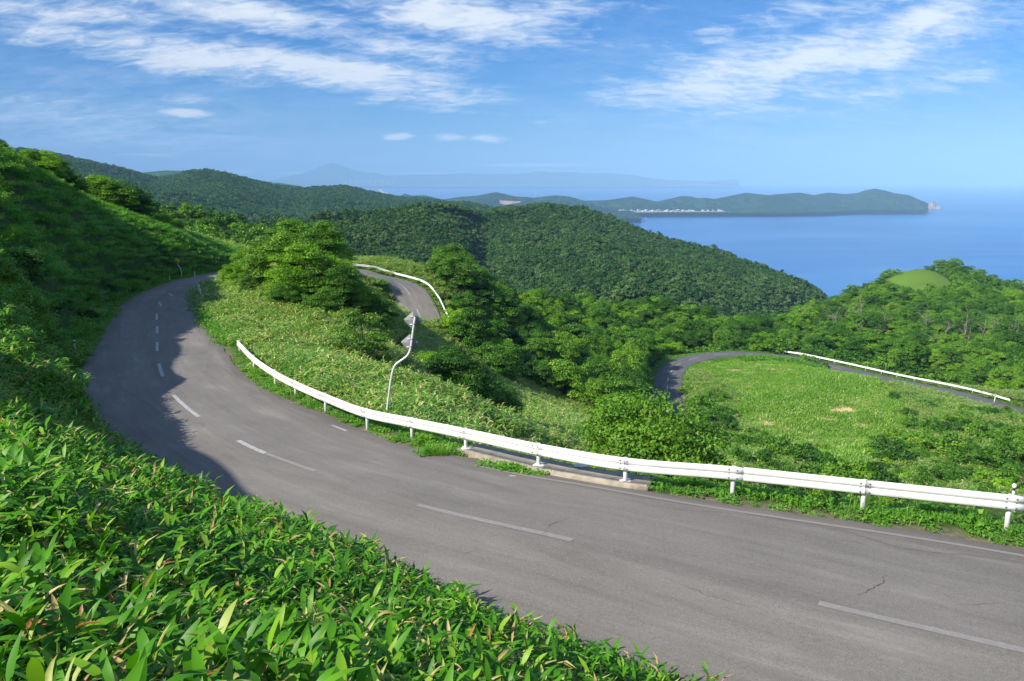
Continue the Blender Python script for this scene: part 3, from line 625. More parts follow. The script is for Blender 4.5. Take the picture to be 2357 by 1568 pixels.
# coastal hills and the cape
rH4 = [(880, 462, 7600), (916, 454, 7600), (932, 445, 7600), (945, 450, 7600), (976, 449, 7600), (1019, 459, 7500), (1062, 453, 7400), (1100, 450, 7400), (1120, 446, 7300), (1142, 442, 7300), (1165, 447, 7300), (1186, 452, 7300), (1229, 455, 7400), (1279, 449, 7500), (1312, 452, 7600), (1346, 462, 7600), (1396, 461, 7800), (1430, 456, 7900), (1456, 452, 7900), (1490, 459, 7900), (1512, 464, 7900), (1540, 458, 7900), (1568, 451, 7900), (1590, 452, 7900), (1604, 456, 7900), (1625, 455, 7900), (1644, 458, 7900), (1680, 451, 7900), (1717, 443, 7900), (1740, 446, 7900), (1769, 449, 7900), (1797, 446, 7900), (1841, 443, 7950), (1873, 449, 7950), (1905, 443, 8000), (1945, 447, 8000), (1975, 444, 8000), (1990, 438, 8000), (2013, 434, 8000), (2037, 438, 8000), (2057, 444, 8000), (2085, 448, 8000), (2102, 452, 8000), (2113, 459, 7900), (2124, 467, 7900), (2136, 478, 7850)]
shore4 = [(880, 500, 5200), (1200, 503, 5400), (1300, 505, 5600), (1400, 494, 6300), (1430, 489.5, 6550), (1500, 488.5, 6600), (1600, 487.5, 6700), (1700, 489, 6650), (1800, 489, 6650), (1900, 487, 6750), (1950, 483.5, 7000), (2000, 482.5, 7080), (2060, 482, 7120), (2136, 481.5, 7160)]
h4, G4 = hill('coastal_hills', [
    [(x, min(y+26, 478), d+900) for x, y, d in rH4], rH4,
    [(x, y+(475-y)*.38+2, d-480) for x, y, d in rH4],
    [(x, y-5, d+170) for x, y, d in shore4],
    [(x, y-.5, d+20) for x, y, d in shore4], [(x, y+1.5, d-60) for x, y, d in shore4]],
    M_hill_cape, 420, 12, 90, 480, 4, .14, 1.3, 2.9)
hill('coastal_hills', [[(1080, 500, 6600), (1475, 500, 6300)], [(1080, 480, 6300), (1140, 474, 6200), (1200, 466, 6100), (1260, 460, 6100), (1330, 464, 6100), (1390, 476, 6100), (1420, 486, 6050), (1432, 484, 6000), (1450, 484, 5980), (1466, 489, 5950), (1476, 499.5, 5900)], [(1080, 492, 5600), (1200, 490, 5600), (1330, 491, 5650), (1420, 498, 5780), (1476, 501.5, 5800)], [(1080, 512, 5000), (1330, 508, 5350), (1420, 503.5, 5640), (1476, 503, 5660)]], M_hill_cape, 200, 12, 26, 300, 6, .15, .8, 2.2)
# mountain range across the bay
rR = [(560, 424), (600, 421), (640, 411), (670, 405), (695, 400), (715, 392), (735, 383), (750, 377), (758, 375.5), (763, 374), (770, 377), (778, 378), (786, 382), (815, 391), (845, 398), (862, 397), (875, 400), (889, 405), (930, 403), (986, 402), (1030, 401), (1069, 398), (1110, 401), (1150, 400), (1186, 401), (1210, 399), (1242, 394), (1270, 397), (1319, 396), (1360, 399), (1402, 398), (1430, 401), (1452, 401), (1470, 405), (1486, 409), (1520, 412.5), (1571, 416), (1640, 420), (1700, 424)]
h5, G5 = hill('mountain_range', [[(x, 416, 37000) for x, y in rR], [(x, y, 32000) for x, y in rR], [(x, y+(424-y)*.55, 31200) for x, y in rR], [(x, 424.2, 30400) for x, y in rR], [(x, 424.9, 30000) for x, y in rR]], M_range, 300, 8, 120, 2500, 8, .1, .6)
# flat shore with its long curved beach, deep in the bay
def flat(name, pts, m, z):
    V = np.array([atZ(a, b, z) for a, b in pts]); n = len(V)//2
    i = np.arange(n-1); F = np.stack([i, i+1, 2*n-2-i, 2*n-1-i], 1)
    return tag(mobj(name, npmesh(name, V, [F], m)), kind='structure')
shA = [(560, 436), (700, 437), (800, 437.5), (862, 438), (872, 441), (880, 444), (892, 448.5), (905, 452), (930, 456)]
V = [atZ(a, b, SEA+3) for a, b in shA]; Vb = [atZ(a, b, SEA+3) for a, b in [(930, 470), (820, 470), (760, 466), (740, 462), (720, 458), (700, 455), (650, 452), (600, 450), (560, 450)]]
nA = len(V); iA = np.arange(nA-1)
tag(mobj('coastal_plain', npmesh('coastal_plain', np.array(V+Vb), [np.stack([iA, iA+1, 2*nA-2-iA, 2*nA-1-iA], 1)], M_hill_cape)), kind='structure')
shB = [(884, 433.5), (875, 434.8), (871, 436.5), (872.5, 439.5), (879, 443.5), (890, 447.6), (904, 451.5), (932, 456.5)]
shC = [(930, 454.3), (908, 449.6), (895, 446), (884.5, 442), (879.5, 438.8), (878, 436.8), (880, 435.4), (888, 434)]
nB = len(shB); iB = np.arange(nB-1)
tag(mobj('beach', npmesh('beach', np.array([atZ(a, b, SEA+6) for a, b in shB+shC]), [np.stack([iB, iB+1, 2*nB-2-iB, 2*nB-1-iB], 1)], M_sand)), kind='structure')

# ------------------------------------------------------------------ the air
def mk_haze():
    m, nt, out = mat('haze_air'); v = nd(nt, 'ShaderNodeVolumePrincipled')
    v.inputs['Color'].default_value = (.34, .63, 1, 1); v.inputs['Density'].default_value = HAZE; v.inputs['Anisotropy'].default_value = -.3
    nt.links.new(v.outputs[0], out.inputs['Volume']); return m
HAZE = 5.6e-5
mb = MB(); mb.box((0, FAR/2-1500, (SEA-8+1100)/2), (FAR+100, FAR/2+1600, (1100-SEA+8)/2))
tag(mobj('haze', mb.mesh('haze', mk_haze())), kind='stuff', label='pale blue summer haze over the sea and the far hills', cat='haze')

# ------------------------------------------------------------------ plants: prototypes
def leaf_strip(L, wd, seg, lift, droop, fold=.25):
    """one blade along +x: raised at the base angle 'lift', drooping to the tip; two faces across"""
    t = np.linspace(0, 1, seg+1); prof = np.sin(np.pi*np.clip(t*.93+.06, 0, 1)**.75)**.9*wd/2
    ang = lift-droop*t; dx = np.cos(ang)*L/seg; dz = np.sin(ang)*L/seg
    x = np.concatenate([[0], np.cumsum(dx[:-1])]); z = np.concatenate([[0], np.cumsum(dz[:-1])])
    V = np.concatenate([np.stack([x, -prof, z+prof*fold], 1), np.stack([x, 0*x, z], 1), np.stack([x, prof, z+prof*fold], 1)])
    n = seg+1; i = np.arange(seg)
    F = np.concatenate([np.stack([i, i+1, n+i+1, n+i], 1), np.stack([n+i, n+i+1, 2*n+i+1, 2*n+i], 1)])
    return V, F
def rotz(V, a):
    c, s = math.cos(a), math.sin(a); return V@np.array([[c, s, 0], [-s, c, 0], [0, 0, 1]])
def bamboo_plant(mb, r, x, y, h, L, seg, dry=.15, nl=(5, 8), lean=.15, la=(.1, 1.15)):
    base = np.array([x, y, -.15]); top = np.array([x+r.normal()*lean*h, y+r.normal()*lean*h, h])
    n = r.integers(*nl); a0 = r.uniform(0, 6.3)
    if seg > 2: mb.tube([base, (base+top)/2+r.normal(0, .01, 3), top], [.004, .0035, .002], 3, False, .75)
    for q in range(n):
        f = 1-.4*q/n; a = a0+q*2.2+r.normal()*.3
        d = r.random() < dry; 
        V, F = leaf_strip(L*r.uniform(.65, 1.15), L*r.uniform(.18, .26)*(0.6 if d else 1), seg, r.uniform(*la), r.uniform(.3, 1.5), .15 if not d else .7)
        V = rotz(V, a)+top*f+base*(1-f)
        t = r.uniform(.86, 1.0) if d else r.uniform(0, .8)
        if d: V[:, 2] -= .04
        mb.add(V, F, (), t)
def proto(name, mb, m, smooth=False): return mb.mesh(name, m, attrs=True, smooth=smooth)
def patch_sasa(seed, n, rad, hh, L, seg, m, dry=.18, nl=(5, 8), la=(.1, 1.15)):
    r = np.random.default_rng(seed); mb = MB()
    for _ in range(n):
        a = r.uniform(0, 6.28); q = rad*math.sqrt(r.random())
        bamboo_plant(mb, r, q*math.cos(a), q*math.sin(a), hh*r.uniform(.65, 1.15), L, seg, dry, nl, .15, la)
    return proto('bamboo_grass_patch', mb, m)
def patch_blades(seed, n, rad, h, wd, m, lean=.45, t0=0, t1=1, broad=0):
    r = np.random.default_rng(seed); mb = MB()
    for _ in range(n):
        a = r.uniform(0, 6.28); q = rad*math.sqrt(r.random()); hh = h*r.uniform(.5, 1.2)
        if r.random() < broad:
            V, F = leaf_strip(h*.45, h*.3, 2, r.uniform(-.2, .6), .6, .1); V[:, 2] += hh*.6
        else:
            V, F = leaf_strip(hh, wd, 2, r.uniform(1.57-lean*1.6, 1.57), r.uniform(.1, 1.0), .2)
        V = rotz(V, r.uniform(0, 6.28))+np.array([q*math.cos(a), q*math.sin(a), -.02])
        mb.add(V, F, (), r.uniform(t0, t1))
    return proto('grass_tuft', mb, m)
def quads(r, P, size, nrm, up=.6):
    """small leaf-shaped quads (rhombi) at P"""
    n = len(P); N_ = nrm+r.normal(0, .55, (n, 3)); N_[:, 2] += up; N_ /= np.linalg.norm(N_, axis=1)[:, None]
    A = np.cross(N_, r.normal(size=(n, 3))); A /= np.linalg.norm(A, axis=1)[:, None]; Bq = np.cross(N_, A)
    s = size*r.uniform(.6, 1.35, (n, 1)); wd = r.uniform(.45, .8, (n, 1))
    V = np.stack([P-A*s, P+Bq*s*wd-N_*s*.15, P+A*s, P-Bq*s*wd-N_*s*.15], 1).reshape(-1, 3)
    return V, np.arange(4*n).reshape(-1, 4)
def crown(seed, rad, hgt, nclump, per, leaf, m, flat=.42, layered=True, base=.25, lop=.25, name='crown'):
    """clumped foliage: shelves of leaves at limb ends inside an uneven dome (origin at foot of tree)"""
    r = np.random.default_rng(seed); mb = MB(); cents = []
    for i in range(nclump):
        for _ in range(20):
            a = r.uniform(0, 6.28); q = math.sqrt(r.random()); z = r.random()
            env = math.sqrt(max(0, 1-z**2.2))*(1+lop*math.sin(a*2+seed)+.12*math.sin(a*5+seed*2))
            if q < env and (q > env*.45 or z > .6 or r.random() < .25): break
        q = min(q, env)
        c = np.array([q*rad*math.cos(a), q*rad*math.sin(a), hgt*(base+(1-base)*z*.93)])
        cs = rad*r.uniform(.20, .36)
        k = int(per*r.uniform(.6, 1.4)); U = r.normal(size=(k, 3)); U /= np.linalg.norm(U, axis=1)[:, None]
        U *= r.uniform(.45, 1.08, (k, 1))**.6
        fl = flat if layered else .8
        U[:, 2] = np.where(U[:, 2] < 0, U[:, 2]*.35, U[:, 2])
        P = c+U*np.array([cs, cs, cs*fl]); P[:, 2] -= (np.hypot(P[:, 0], P[:, 1])/rad)**2*hgt*.05
        nr = U/ (np.linalg.norm(U, axis=1)[:, None]+1e-6)
        V, F = quads(r, P, leaf, nr*.8, .55)
        t = np.clip(r.normal(.42, .17)+r.normal(0, .14, k), 0, 1); mb.add(V, F, (), np.repeat(t, 4)); cents.append(c)
    return proto(name, mb, m), cents
def trunk(seed, hgt, cents, r0, m, nl=9, name='trunk', base=.25):
    r = np.random.default_rng(seed); mb = MB()
    top = np.array([r.normal()*.3, r.normal()*.3, hgt*.8]); mid = np.array([r.normal()*.25, r.normal()*.25, hgt*.35])
    P = smooth_path([np.array([0, 0, -.6]), np.array([0, 0, .0]), mid, top], .5); mb.tube(P, np.linspace(r0*1.25, r0*.25, len(P)), 6)
    sel = r.permutation(len(cents))[:nl]
    for k in sel:
        c = cents[k]; f = np.clip(c[2]/hgt*.75-.1, .12, .85); s = P[int(f*(len(P)-1))]
        md = (s+c)/2+np.array([0, 0, -.08*hgt])+r.normal(0, .1, 3)
        Q = smooth_path([s, md, c], .35); mb.tube(Q, np.linspace(r0*.45, r0*.09, len(Q)), 4)
    return mb.mesh(name, m)
def deadtree(seed, h):
    r = np.random.default_rng(seed); mb = MB()
    def br(p, d, L, rad, lv):
        pts = [p]; 
        for k in range(3): d = d+r.normal(0, .16, 3); d /= np.linalg.norm(d); pts.append(pts[-1]+d*L/3)
        mb.tube(pts, np.linspace(rad, rad*.45, 4), 5 if lv == 0 else 3, False)
        if lv < 3:
            for k in range(3 if lv else 6):
                q = pts[r.integers(1, 4)]; nd_ = d*.5+r.normal(0, .62, 3); nd_[2] = abs(nd_[2])*.7+.15; nd_ /= np.linalg.norm(nd_)
                br(q, nd_, L*r.uniform(.4, .62), rad*.42, lv+1)
    br(np.array([0, 0, -.5]), np.array([0, 0, 1.]), h*.72, h*.024, 0)
    return mb.mesh('trunk', M_dead)

PLANTS = {}
def make_protos():
    P = PLANTS
    P['sasa_near'] = [patch_sasa(s, 10, .30, .34, .225, 5, M_sasa, .27+.2*(s % 3 == 0)) for s in range(8)]
    P['sasa_mid'] = [patch_sasa(20+s, 26, .62, .42, .26, 2, M_sasa, .24, (5, 8), (-.1, .95)) for s in range(5)]
    P['sasa_slope'] = [patch_sasa(30+s, 30, .62, .46, .24, 2, M_sasa_far, .2, (5, 8), (-.3, .8)) for s in range(5)]
    P['sasa_far'] = [patch_sasa(40+s, 46, 1.1, .55, .38, 2, M_sasa_far, .2, (5, 7), (-.4, .65)) for s in range(5)]
    P['sasa_big'] = [patch_sasa(10+s, 2, .06, .42, .33, 7, M_sasa, .1, (5, 8), (.3, 1.3)) for s in range(5)]
    P['sasa_hill'] = [patch_sasa(50+s, 60, 1.1, .42, .30, 2, M_sasa_hill, .10, (5, 7), (-.5, .6)) for s in range(4)]
    P['weed'] = [patch_blades(60+s, 60, .34, .26, .03, M_weed, .6, 0, .97, .6) for s in range(4)]
    P['weed_far'] = [patch_blades(70+s, 60, .7, .32, .07, M_weed, .6, 0, .95, .5) for s in range(3)]
    P['tallgrass'] = [patch_blades(80+s, 46, .22, .5, .014, M_weed, .45, .2, 1, .08) for s in range(3)]
    P['meadow'] = [patch_blades(90+s, 70, 1.3, .42, .12, M_meadow, .5, 0, 1, .25) for s in range(4)]
    P['lily'] = [patch_blades(97, 14, .7, .55, .2, M_flower, .3, 0, 1, 1)]
    far = []
    for s in range(7):
        me, _ = crown(100+s, 1.0, 1.25, 15, 34, .105, M_crown_pale if s in (3, 6) else M_crown_far, .6, True, .12, .3); far.append(me)
    P['far_tree'] = far
    P['mid_tree'] = [crown(120+s, 1.0, 1.35, 26, 44, .085, M_crown, .5, True, .15, .25)[0] for s in range(6)]
make_protos()

def scatter(name, pts, protos, scl, label, cat, zs=1., tilt=.0, kind='stuff'):
    """one 'stuff' object: points carrying turn, size and choice of prototype, instanced by geometry nodes"""
    pts = np.asarray(pts); n = len(pts)
    if n == 0: return
    r = np.random.default_rng(n)
    me = bpy.data.meshes.new(name); me.vertices.add(n); me.vertices.foreach_set('co', pts.astype(np.float32).ravel())
    a = me.attributes.new('rot', 'FLOAT_VECTOR', 'POINT'); rv = np.zeros((n, 3), np.float32); rv[:, 2] = r.uniform(0, 6.28, n); rv[:, :2] = r.normal(0, tilt, (n, 2)); a.data.foreach_set('vector', rv.ravel())
    a = me.attributes.new('siz', 'FLOAT_VECTOR', 'POINT'); s = np.broadcast_to(np.asarray(scl, float), (n,)); sv_ = np.stack([s, s, s*zs*r.uniform(.85, 1.2, n)], 1); a.data.foreach_set('vector', sv_.astype(np.float32).ravel())
    a = me.attributes.new('pick', 'INT', 'POINT'); a.data.foreach_set('value', r.integers(0, len(protos), n).astype(np.int32))
    me.update(); o = mobj(name, me)
    pc = bpy.data.collections.new(name+'_kinds')
    for i, p in enumerate(protos): pc.objects.link(bpy.data.objects.new('%s_kind_%02d' % (name, i), p))
    ng = bpy.data.node_groups.new(name+'_scatter', 'GeometryNodeTree')
    ng.interface.new_socket('Geometry', in_out='INPUT', socket_type='NodeSocketGeometry'); ng.interface.new_socket('Geometry', in_out='OUTPUT', socket_type='NodeSocketGeometry')
    gi = ng.nodes.new('NodeGroupInput'); go = ng.nodes.new('NodeGroupOutput'); ip = ng.nodes.new('GeometryNodeInstanceOnPoints'); ci = ng.nodes.new('GeometryNodeCollectionInfo')
    ci.inputs['Collection'].default_value = pc; ci.inputs['Separate Children'].default_value = True; ci.inputs['Reset Children'].default_value = True
    def na(nm, dt):
        q = ng.nodes.new('GeometryNodeInputNamedAttribute'); q.data_type = dt; q.inputs['Name'].default_value = nm; return q.outputs['Attribute']
    L = ng.links
    L.new(gi.outputs[0], ip.inputs['Points']); L.new(ci.outputs[0], ip.inputs['Instance']); ip.inputs['Pick Instance'].default_value = True
    L.new(na('pick', 'INT'), ip.inputs['Instance Index']); L.new(na('rot', 'FLOAT_VECTOR'), ip.inputs['Rotation']); L.new(na('siz', 'FLOAT_VECTOR'), ip.inputs['Scale'])
    L.new(ip.outputs[0], go.inputs[0])
    md = o.modifiers.new('scatter', 'NODES'); md.node_group = ng
    return tag(o, label, cat, kind=kind)

# ------------------------------------------------------------------ where things grow
def grid_points(x0, x1, y0, y1, step, jit=.5, seed=0):
    r = np.random.default_rng(abs(seed*1000+int(x0*7+y0*13)))
    X, Y = np.meshgrid(np.arange(x0, x1, step), np.arange(y0, y1, step)); X = X.ravel()+r.uniform(-jit, jit, X.size)*step; Y = Y.ravel()+r.uniform(-jit, jit, Y.size)*step
    return X, Y
def in_view(P, m=90, top=5):
    px, py, d = project(P); u, v, _ = project(P+np.array([0, 0, top]))
    return (px > -m) & (px < 2357+m) & (v < 1568+m*1.5) & (P[:, 1] > -2)
def place(x0, x1, y0, y1, step, seed=0, top=5):
    X, Y = grid_points(x0, x1, y0, y1, step, .5, seed)
    P0 = np.stack([X, Y, np.full(len(X), -20.)], 1)
    k = (np.abs(X) < np.maximum(Y, 0)*.72+9); X, Y = X[k], Y[k]
    h, d = height(X, Y); P = np.stack([X, Y, h], 1); k = in_view(P, 90, top); return P[k], d[k]
def hidden(P, lift=.5):
    """true where the ground itself hides the point from the camera (marching over the height field)"""
    hid = np.zeros(len(P), bool)
    for f in (.3, .45, .58, .68, .76, .83, .89, .94):
        q = P*f; q2 = height_raw(q[:, 0], q[:, 1]); hid |= (q2 > (P[:, 2]+lift)*f+.4) & (P[:, 1] > 12)
    return hid
BAMBOO = [(430, 636), (520, 640), (600, 655), (700, 685), (780, 715), (850, 780), (950, 830), (1010, 850), (1100, 905), (1200, 950), (1340, 990), (1400, 1040), (1500, 1120), (1300, 1120), (900, 1010), (600, 880), (420, 700)]
conc_P = []
# ground cover by distance
DL = atZ(174, 814, -10.1)
def cover():
    P, d = place(-12, 14, .8, 9, .135, 1, .8); r = np.hypot(P[:, 0], P[:, 1])
    pxn = project(P)[0]; k = (d > np.where(pxn > 1100, .75, .35)) & (r < 8.5); scatter('bamboo_grass', P[k]+[0, 0, -.02], PLANTS['sasa_near'], rng.uniform(.8, 1.3, k.sum())*np.clip(1.0-r[k]*.03, .66, 1.0), 'broad glossy bamboo grass leaves filling the bank at the lower left', 'bamboo grass', tilt=.22)
    P, d = place(-36, 22, 3, 46, .40, 2, .9); r = np.hypot(P[:, 0], P[:, 1]); px, py, dd = project(P)
    k = (d > .45) & (r > 7.2) & ((r < 30) | (P[:, 0] < -2)) & (np.hypot(P[:, 0]-DL[0], P[:, 1]-DL[1]) > 1.0) & ((px < 1050) | (d > .8)) & ~((py < 1240) & (px > 1380) & (d < 3)); Pn = P[k]
    kk = ~hidden(Pn, .6); Pn = Pn[kk]; rr = np.hypot(Pn[:, 0], Pn[:, 1])
    # beyond the guard rail the plants start behind it
    di, ii_ = dist_to(Pn, C1[:400]); sgn = ((Pn-C1[:400][ii_])*N1[:400][ii_])[:, :2].sum(1)
    ok = (sgn < 0) | (di > wr[:400][ii_]+1.7); Pn = Pn[ok]; rr = rr[ok]
    sl_ = (Pn[:, 0] > -6.5-.0*Pn[:, 0]) & (sgn[ok] > 0) | (sgn[ok] > 0)
    for q_, nm_, lb_ in ((~sl_, 'sasa_mid', 'dense knee-high bamboo grass on the bank left of the near road'), (sl_, 'sasa_slope', 'mottled green and straw bamboo grass on the slope just behind the guard rail')):
        scatter('bamboo_grass', Pn[q_], PLANTS[nm_], rng.uniform(.8, 1.25, q_.sum())*np.clip(.78+rr[q_]*.008, .7, 1.1), lb_, 'bamboo grass', tilt=.15)
    # farther slopes
    P, d = place(-80, 60, 26, 215, .95, 3, 1.5); r = np.hypot(P[:, 0], P[:, 1]); px, py, dd = project(P)
    left = (px < 560) & (P[:, 0] < -12) & (dd < 175)
    hump = (dd < 135) & (P[:, 0] > -60) & (P[:, 0] < 26) & (px > 420) & (py > 560)
    out_ = (dd > 135) & (dd < 190) & (px > 760) & (px < 1150) & (d < 13)
    k = (d > .9) & (r > 30) & (left | hump | out_); P = P[k]; P = P[~hidden(P, 1.0)]
    di, ii_ = dist_to(P, C1[:400]); sgn = ((P-C1[:400][ii_])*N1[:400][ii_])[:, :2].sum(1)
    P = P[(sgn < 0) | (di > wr[:400][ii_]+1.6) | (np.hypot(P[:,0],P[:,1]) > 75)]
    lf = (P[:, 0] < np.interp(P[:, 1], C1[20:200, 1][np.argsort(C1[20:200, 1])], C1[20:200, 0][np.argsort(C1[20:200, 1])])) & (P[:, 1] < 140)
    scatter('bamboo_grass', P[~lf], PLANTS['sasa_far'], rng.uniform(.8, 1.2, (~lf).sum()), 'pale green and straw coloured bamboo grass over the knoll inside the bend', 'bamboo grass', tilt=.1)
    scatter('bamboo_grass', P[lf], PLANTS['sasa_hill'], rng.uniform(.85, 1.2, lf.sum()), 'even dark green bamboo grass covering the shaded left hillside', 'bamboo grass', tilt=.1)
    # verge weeds along the near road
    V = []; Vf = []; Tg = []
    for s in np.arange(2, S1[-1]-4, .16):
        p, q = frame_at(C1, N1, S1, s); r_ = math.hypot(p[0], p[1])
        wR = np.interp(s, S1, wr); wL = np.interp(s, S1, wl)
        if r_ < 75:
            for _ in range(3 if r_ < 45 else 1):
                o = wR+max(rng.uniform(-.05, 1.75), rng.uniform(-.1, .35)) if rng.random() < .7 else wR+rng.uniform(.35, 1.8)
                px_s = project(np.array([p+q*o]))[0][0]
                if 1070 < px_s < 1500 and o < wR+1.6 and r_ < 30: continue
                (V if r_ < 55 else Vf).append(p+q*o)
                if rng.random() < .12: Tg.append(p+q*(wR+rng.uniform(.4, 1.9)))
            for _ in range(3): V.append(p-q*(wL+rng.uniform(0, 1.3)))
        else:
            Vf.append(p+q*(wR+rng.uniform(0, 1.9))); Vf.append(p-q*(wL+rng.uniform(.1, 1.8)))
    for (a, b, n) in ((985, 1000, 26), (1015, 1022, 40), (1000, 1035, 18)):
        c = atZ(a, b, -8.35)
        for _ in range(n): (Tg if a != 1015 else V).append(c+np.append(rng.normal(0, .22, 2), 0))
    for a, b, n in ((1160, 1072, 16), (1185, 1080, 14), (1210, 1086, 10), (1250, 1094, 7), (1335, 1104, 8), (1468, 1130, 9), (1115, 1060, 5)):
        c = atZ(a, b, -8.2)
        for _ in range(n): V.append(c+np.append(rng.normal(0, .10, 2), 0))
    V = np.array(V); V[:, 2] = height(V[:, 0], V[:, 1])[0]; k = project(V)[2] > 6; V = V[k]
    scatter('verge_weeds', V, PLANTS['weed'], rng.uniform(.35, .95, len(V)), 'low bright green weeds along both edges of the near road', 'weeds', tilt=.1)
    Tg = np.array(Tg); Tg[:, 2] = height(Tg[:, 0], Tg[:, 1])[0]
    scatter('verge_grass', Tg, PLANTS['tallgrass'], rng.uniform(.5, 1.05, len(Tg)), 'thin seeding grass blades standing in the verge by the guard rail', 'grass', tilt=.12)
    for s in np.arange(0, S3[-1]-2, .4):
        p, q = frame_at(C3, N3, S3, s); Vf.append(p+q*(3.2+rng.uniform(.1, 2.2))); Vf.append(p-q*(3.2+rng.uniform(.1, 2.0)))
    Vf = np.array(Vf); Vf[:, 2] = height(Vf[:, 0], Vf[:, 1])[0]; Vf = Vf[~hidden(Vf, 1)]
    scatter('verge_weeds', Vf, PLANTS['weed_far'], rng.uniform(.8, 1.4, len(Vf)), 'strip of green weeds beside the lower road far below', 'weeds')
    # meadow
    P, d = place(20, 110, 70, 215, 1.0, 5, 1); px, py, dd = project(P)
    k = inpoly(px, py, [(1575, 840), (1690, 815), (1850, 825), (2060, 890), (2200, 930), (2150, 1080), (1960, 1100), (1700, 1090), (1600, 1010)]) & (d > 1.0) & (dd > 75)
    bare = bare_f(P[:, 0], P[:, 1]) > .40
    P = P[k]; bare = bare[k]; zz = P[~bare]
    scatter('meadow_grass', zz, PLANTS['meadow'], rng.uniform(.6, 1.15, len(zz))*(1+.5*(fbm(zz[:, 0], zz[:, 1], 14, 3, 5) > .1)), 'bright green meadow grass with pale seed heads inside the lower bend', 'grass')
    wd_ = P[(fbm(P[:, 0], P[:, 1], 8, 3, 63) > .12) & ~bare]; wd_ = wd_[rng.random(len(wd_)) < .5]
    scatter('meadow_weeds', wd_, PLANTS['weed_far'], rng.uniform(.7, 1.5, len(wd_)), 'taller leafy weeds in patches across the meadow', 'weeds')
    hb = []
    for s_ in np.arange(0, S3[-1]-2, .35):
        p, q = frame_at(C3, N3, S3, s_); pxs = project(p[None])[0][0]
        if 1690 < pxs < 1905 and p[1] > 150: hb += [p+q*(3.2+rng.uniform(.3, 4.5)) for _ in range(3)]
    hb = np.array(hb); hb[:, 2] = height(hb[:, 0], hb[:, 1])[0]
    scatter('tall_herbs', hb, PLANTS['weed_far'], rng.uniform(2.0, 3.4, len(hb)), 'tall leafy herbs hiding the road along the top of the meadow', 'weeds')
    di, ii_ = dist_to(P, C3); ff = P[(di < 11) & (di > 4.5) & (P[:, 0] > 45)]; ff = ff[rng.random(len(ff)) < .28]
    scatter('orange_lilies', ff, PLANTS['lily'], rng.uniform(.4, .8, len(ff)), 'scattered orange flowers at the meadow edge near the lower road', 'flowers')
cover()
def extras():
    P, d = place(-3.5, 4, 1.2, 5.2, .42, 31, .8); r = np.hypot(P[:, 0], P[:, 1]); k = (d > .8) & (r < 5.2) & (r > 1.9); P = P[k]
    scatter('bamboo_grass', P+[0, 0, .04], PLANTS['sasa_big'], rng.uniform(.65, 1.0, len(P)), 'largest bamboo grass leaves standing above the rest near the lower left corner', 'bamboo grass', tilt=.25)
    P, d = place(60, 200, 380, 500, 1.6, 33, 2); px, py, dd = project(P); P = P[inpoly(px, py, dome_poly) & (dd > 400)]
    scatter('hill_grass', P, PLANTS['sasa_far'], rng.uniform(.9, 1.7, len(P)), 'rough pale grass on the bare shoulder of the coastal knoll', 'grass')
    for a, b, D, h, lab in ((18, 1560, 2.7, .62, 'upright dry seed stalk at the lower left corner'), (300, 1560, 3.1, .6, 'arching dry seed stalk above the bamboo grass leaves, left'), (735, 1180, 6.5, .55, 'thin dry stalk with a pale head in the middle of the bank'), (230, 1330, 5.2, .6, 'dry grass plume rising from the bank at left')):
        q = atD(a, b, D); q[2] = gz(q[0], q[1]); e = empty('grass_stalk', q, rng.uniform(0, 6)); r_ = np.random.default_rng(a)
        P_ = smooth_path([(0, 0, 0), (.03, 0, h*.5), (.09, .02, h*.9), (.2+r_.random()*.12, .03, h*1.0)], .03); mb = MB(); mb.tube(P_, np.linspace(.004, .0015, len(P_)), 5, t=.87); mobj('stem', mb.mesh('stem', M_sasa, attrs=True), e)
        mb = MB()
        for i in range(46):
            k_ = int(len(P_)*(.55+.45*i/46)); V, F = leaf_strip(.028, .008, 2, r_.uniform(.2, 1.2), .4, .5); mb.add(rotz(V, r_.uniform(0, 6.3))+P_[min(k_, len(P_)-1)]+r_.normal(0, .006, 3), F, (), r_.uniform(.85, .92))
        mobj('seed_head', mb.mesh('seed_head', M_sasa, attrs=True), e); tag(e, lab, 'grass stalk')

extras()
# ------------------------------------------------------------------ trees
def tree_proto(kind, seed, rad, hgt, ncl, per, leaf, cm, bm=None, flat=.42, base=.25, lop=.25, nl=9):
    cme, cents = crown(seed, rad, hgt, ncl, per, leaf, cm, flat, True, base, lop)
    tme = trunk(seed, hgt, cents, rad*.045+.03, bm or M_bark, nl, base=base)
    return dict(kind=kind, crown=cme, trunk=tme, rad=rad, hgt=hgt)
def put_tree(p, x, y, z, s, label, group=None, rz=None, name=None, zs=1., cat='tree'):
    e = empty(name or p['kind'], (x, y, z), rng.uniform(0, 6.28) if rz is None else rz); e.scale = (s, s, s*zs)
    mobj('trunk', p['trunk'], e)
    if p.get('crown'): mobj('crown', p['crown'], e)
    return tag(e, label, cat, group)
TP = [tree_proto('broadleaf_tree', 200+i, 3.4, 5.6+.4*(i % 3), 54, 200, .125, M_crown, flat=.5+.08*(i % 3)) for i in range(6)]
TY = [tree_proto('broadleaf_tree', 220+i, 3.2, 5.2, 50, 190, .125, M_crown_y, flat=.55) for i in range(3)]
TR = tree_proto('rowan_tree', 230, 2.4, 4.6, 44, 130, .085, M_crown_r, flat=.45, nl=14)
TS = [tree_proto('shrub', 240+i, 1.9, 2.0, 26, 90, .11, M_crown, base=.08, flat=.6) for i in range(3)]+[tree_proto('shrub', 244, 1.8, 1.9, 26, 90, .11, M_crown_y, base=.08, flat=.6)]
TBIG = tree_proto('maple_tree', 250, 4.6, 5.6, 120, 260, .105, M_crown, flat=.34, nl=26, base=.12)
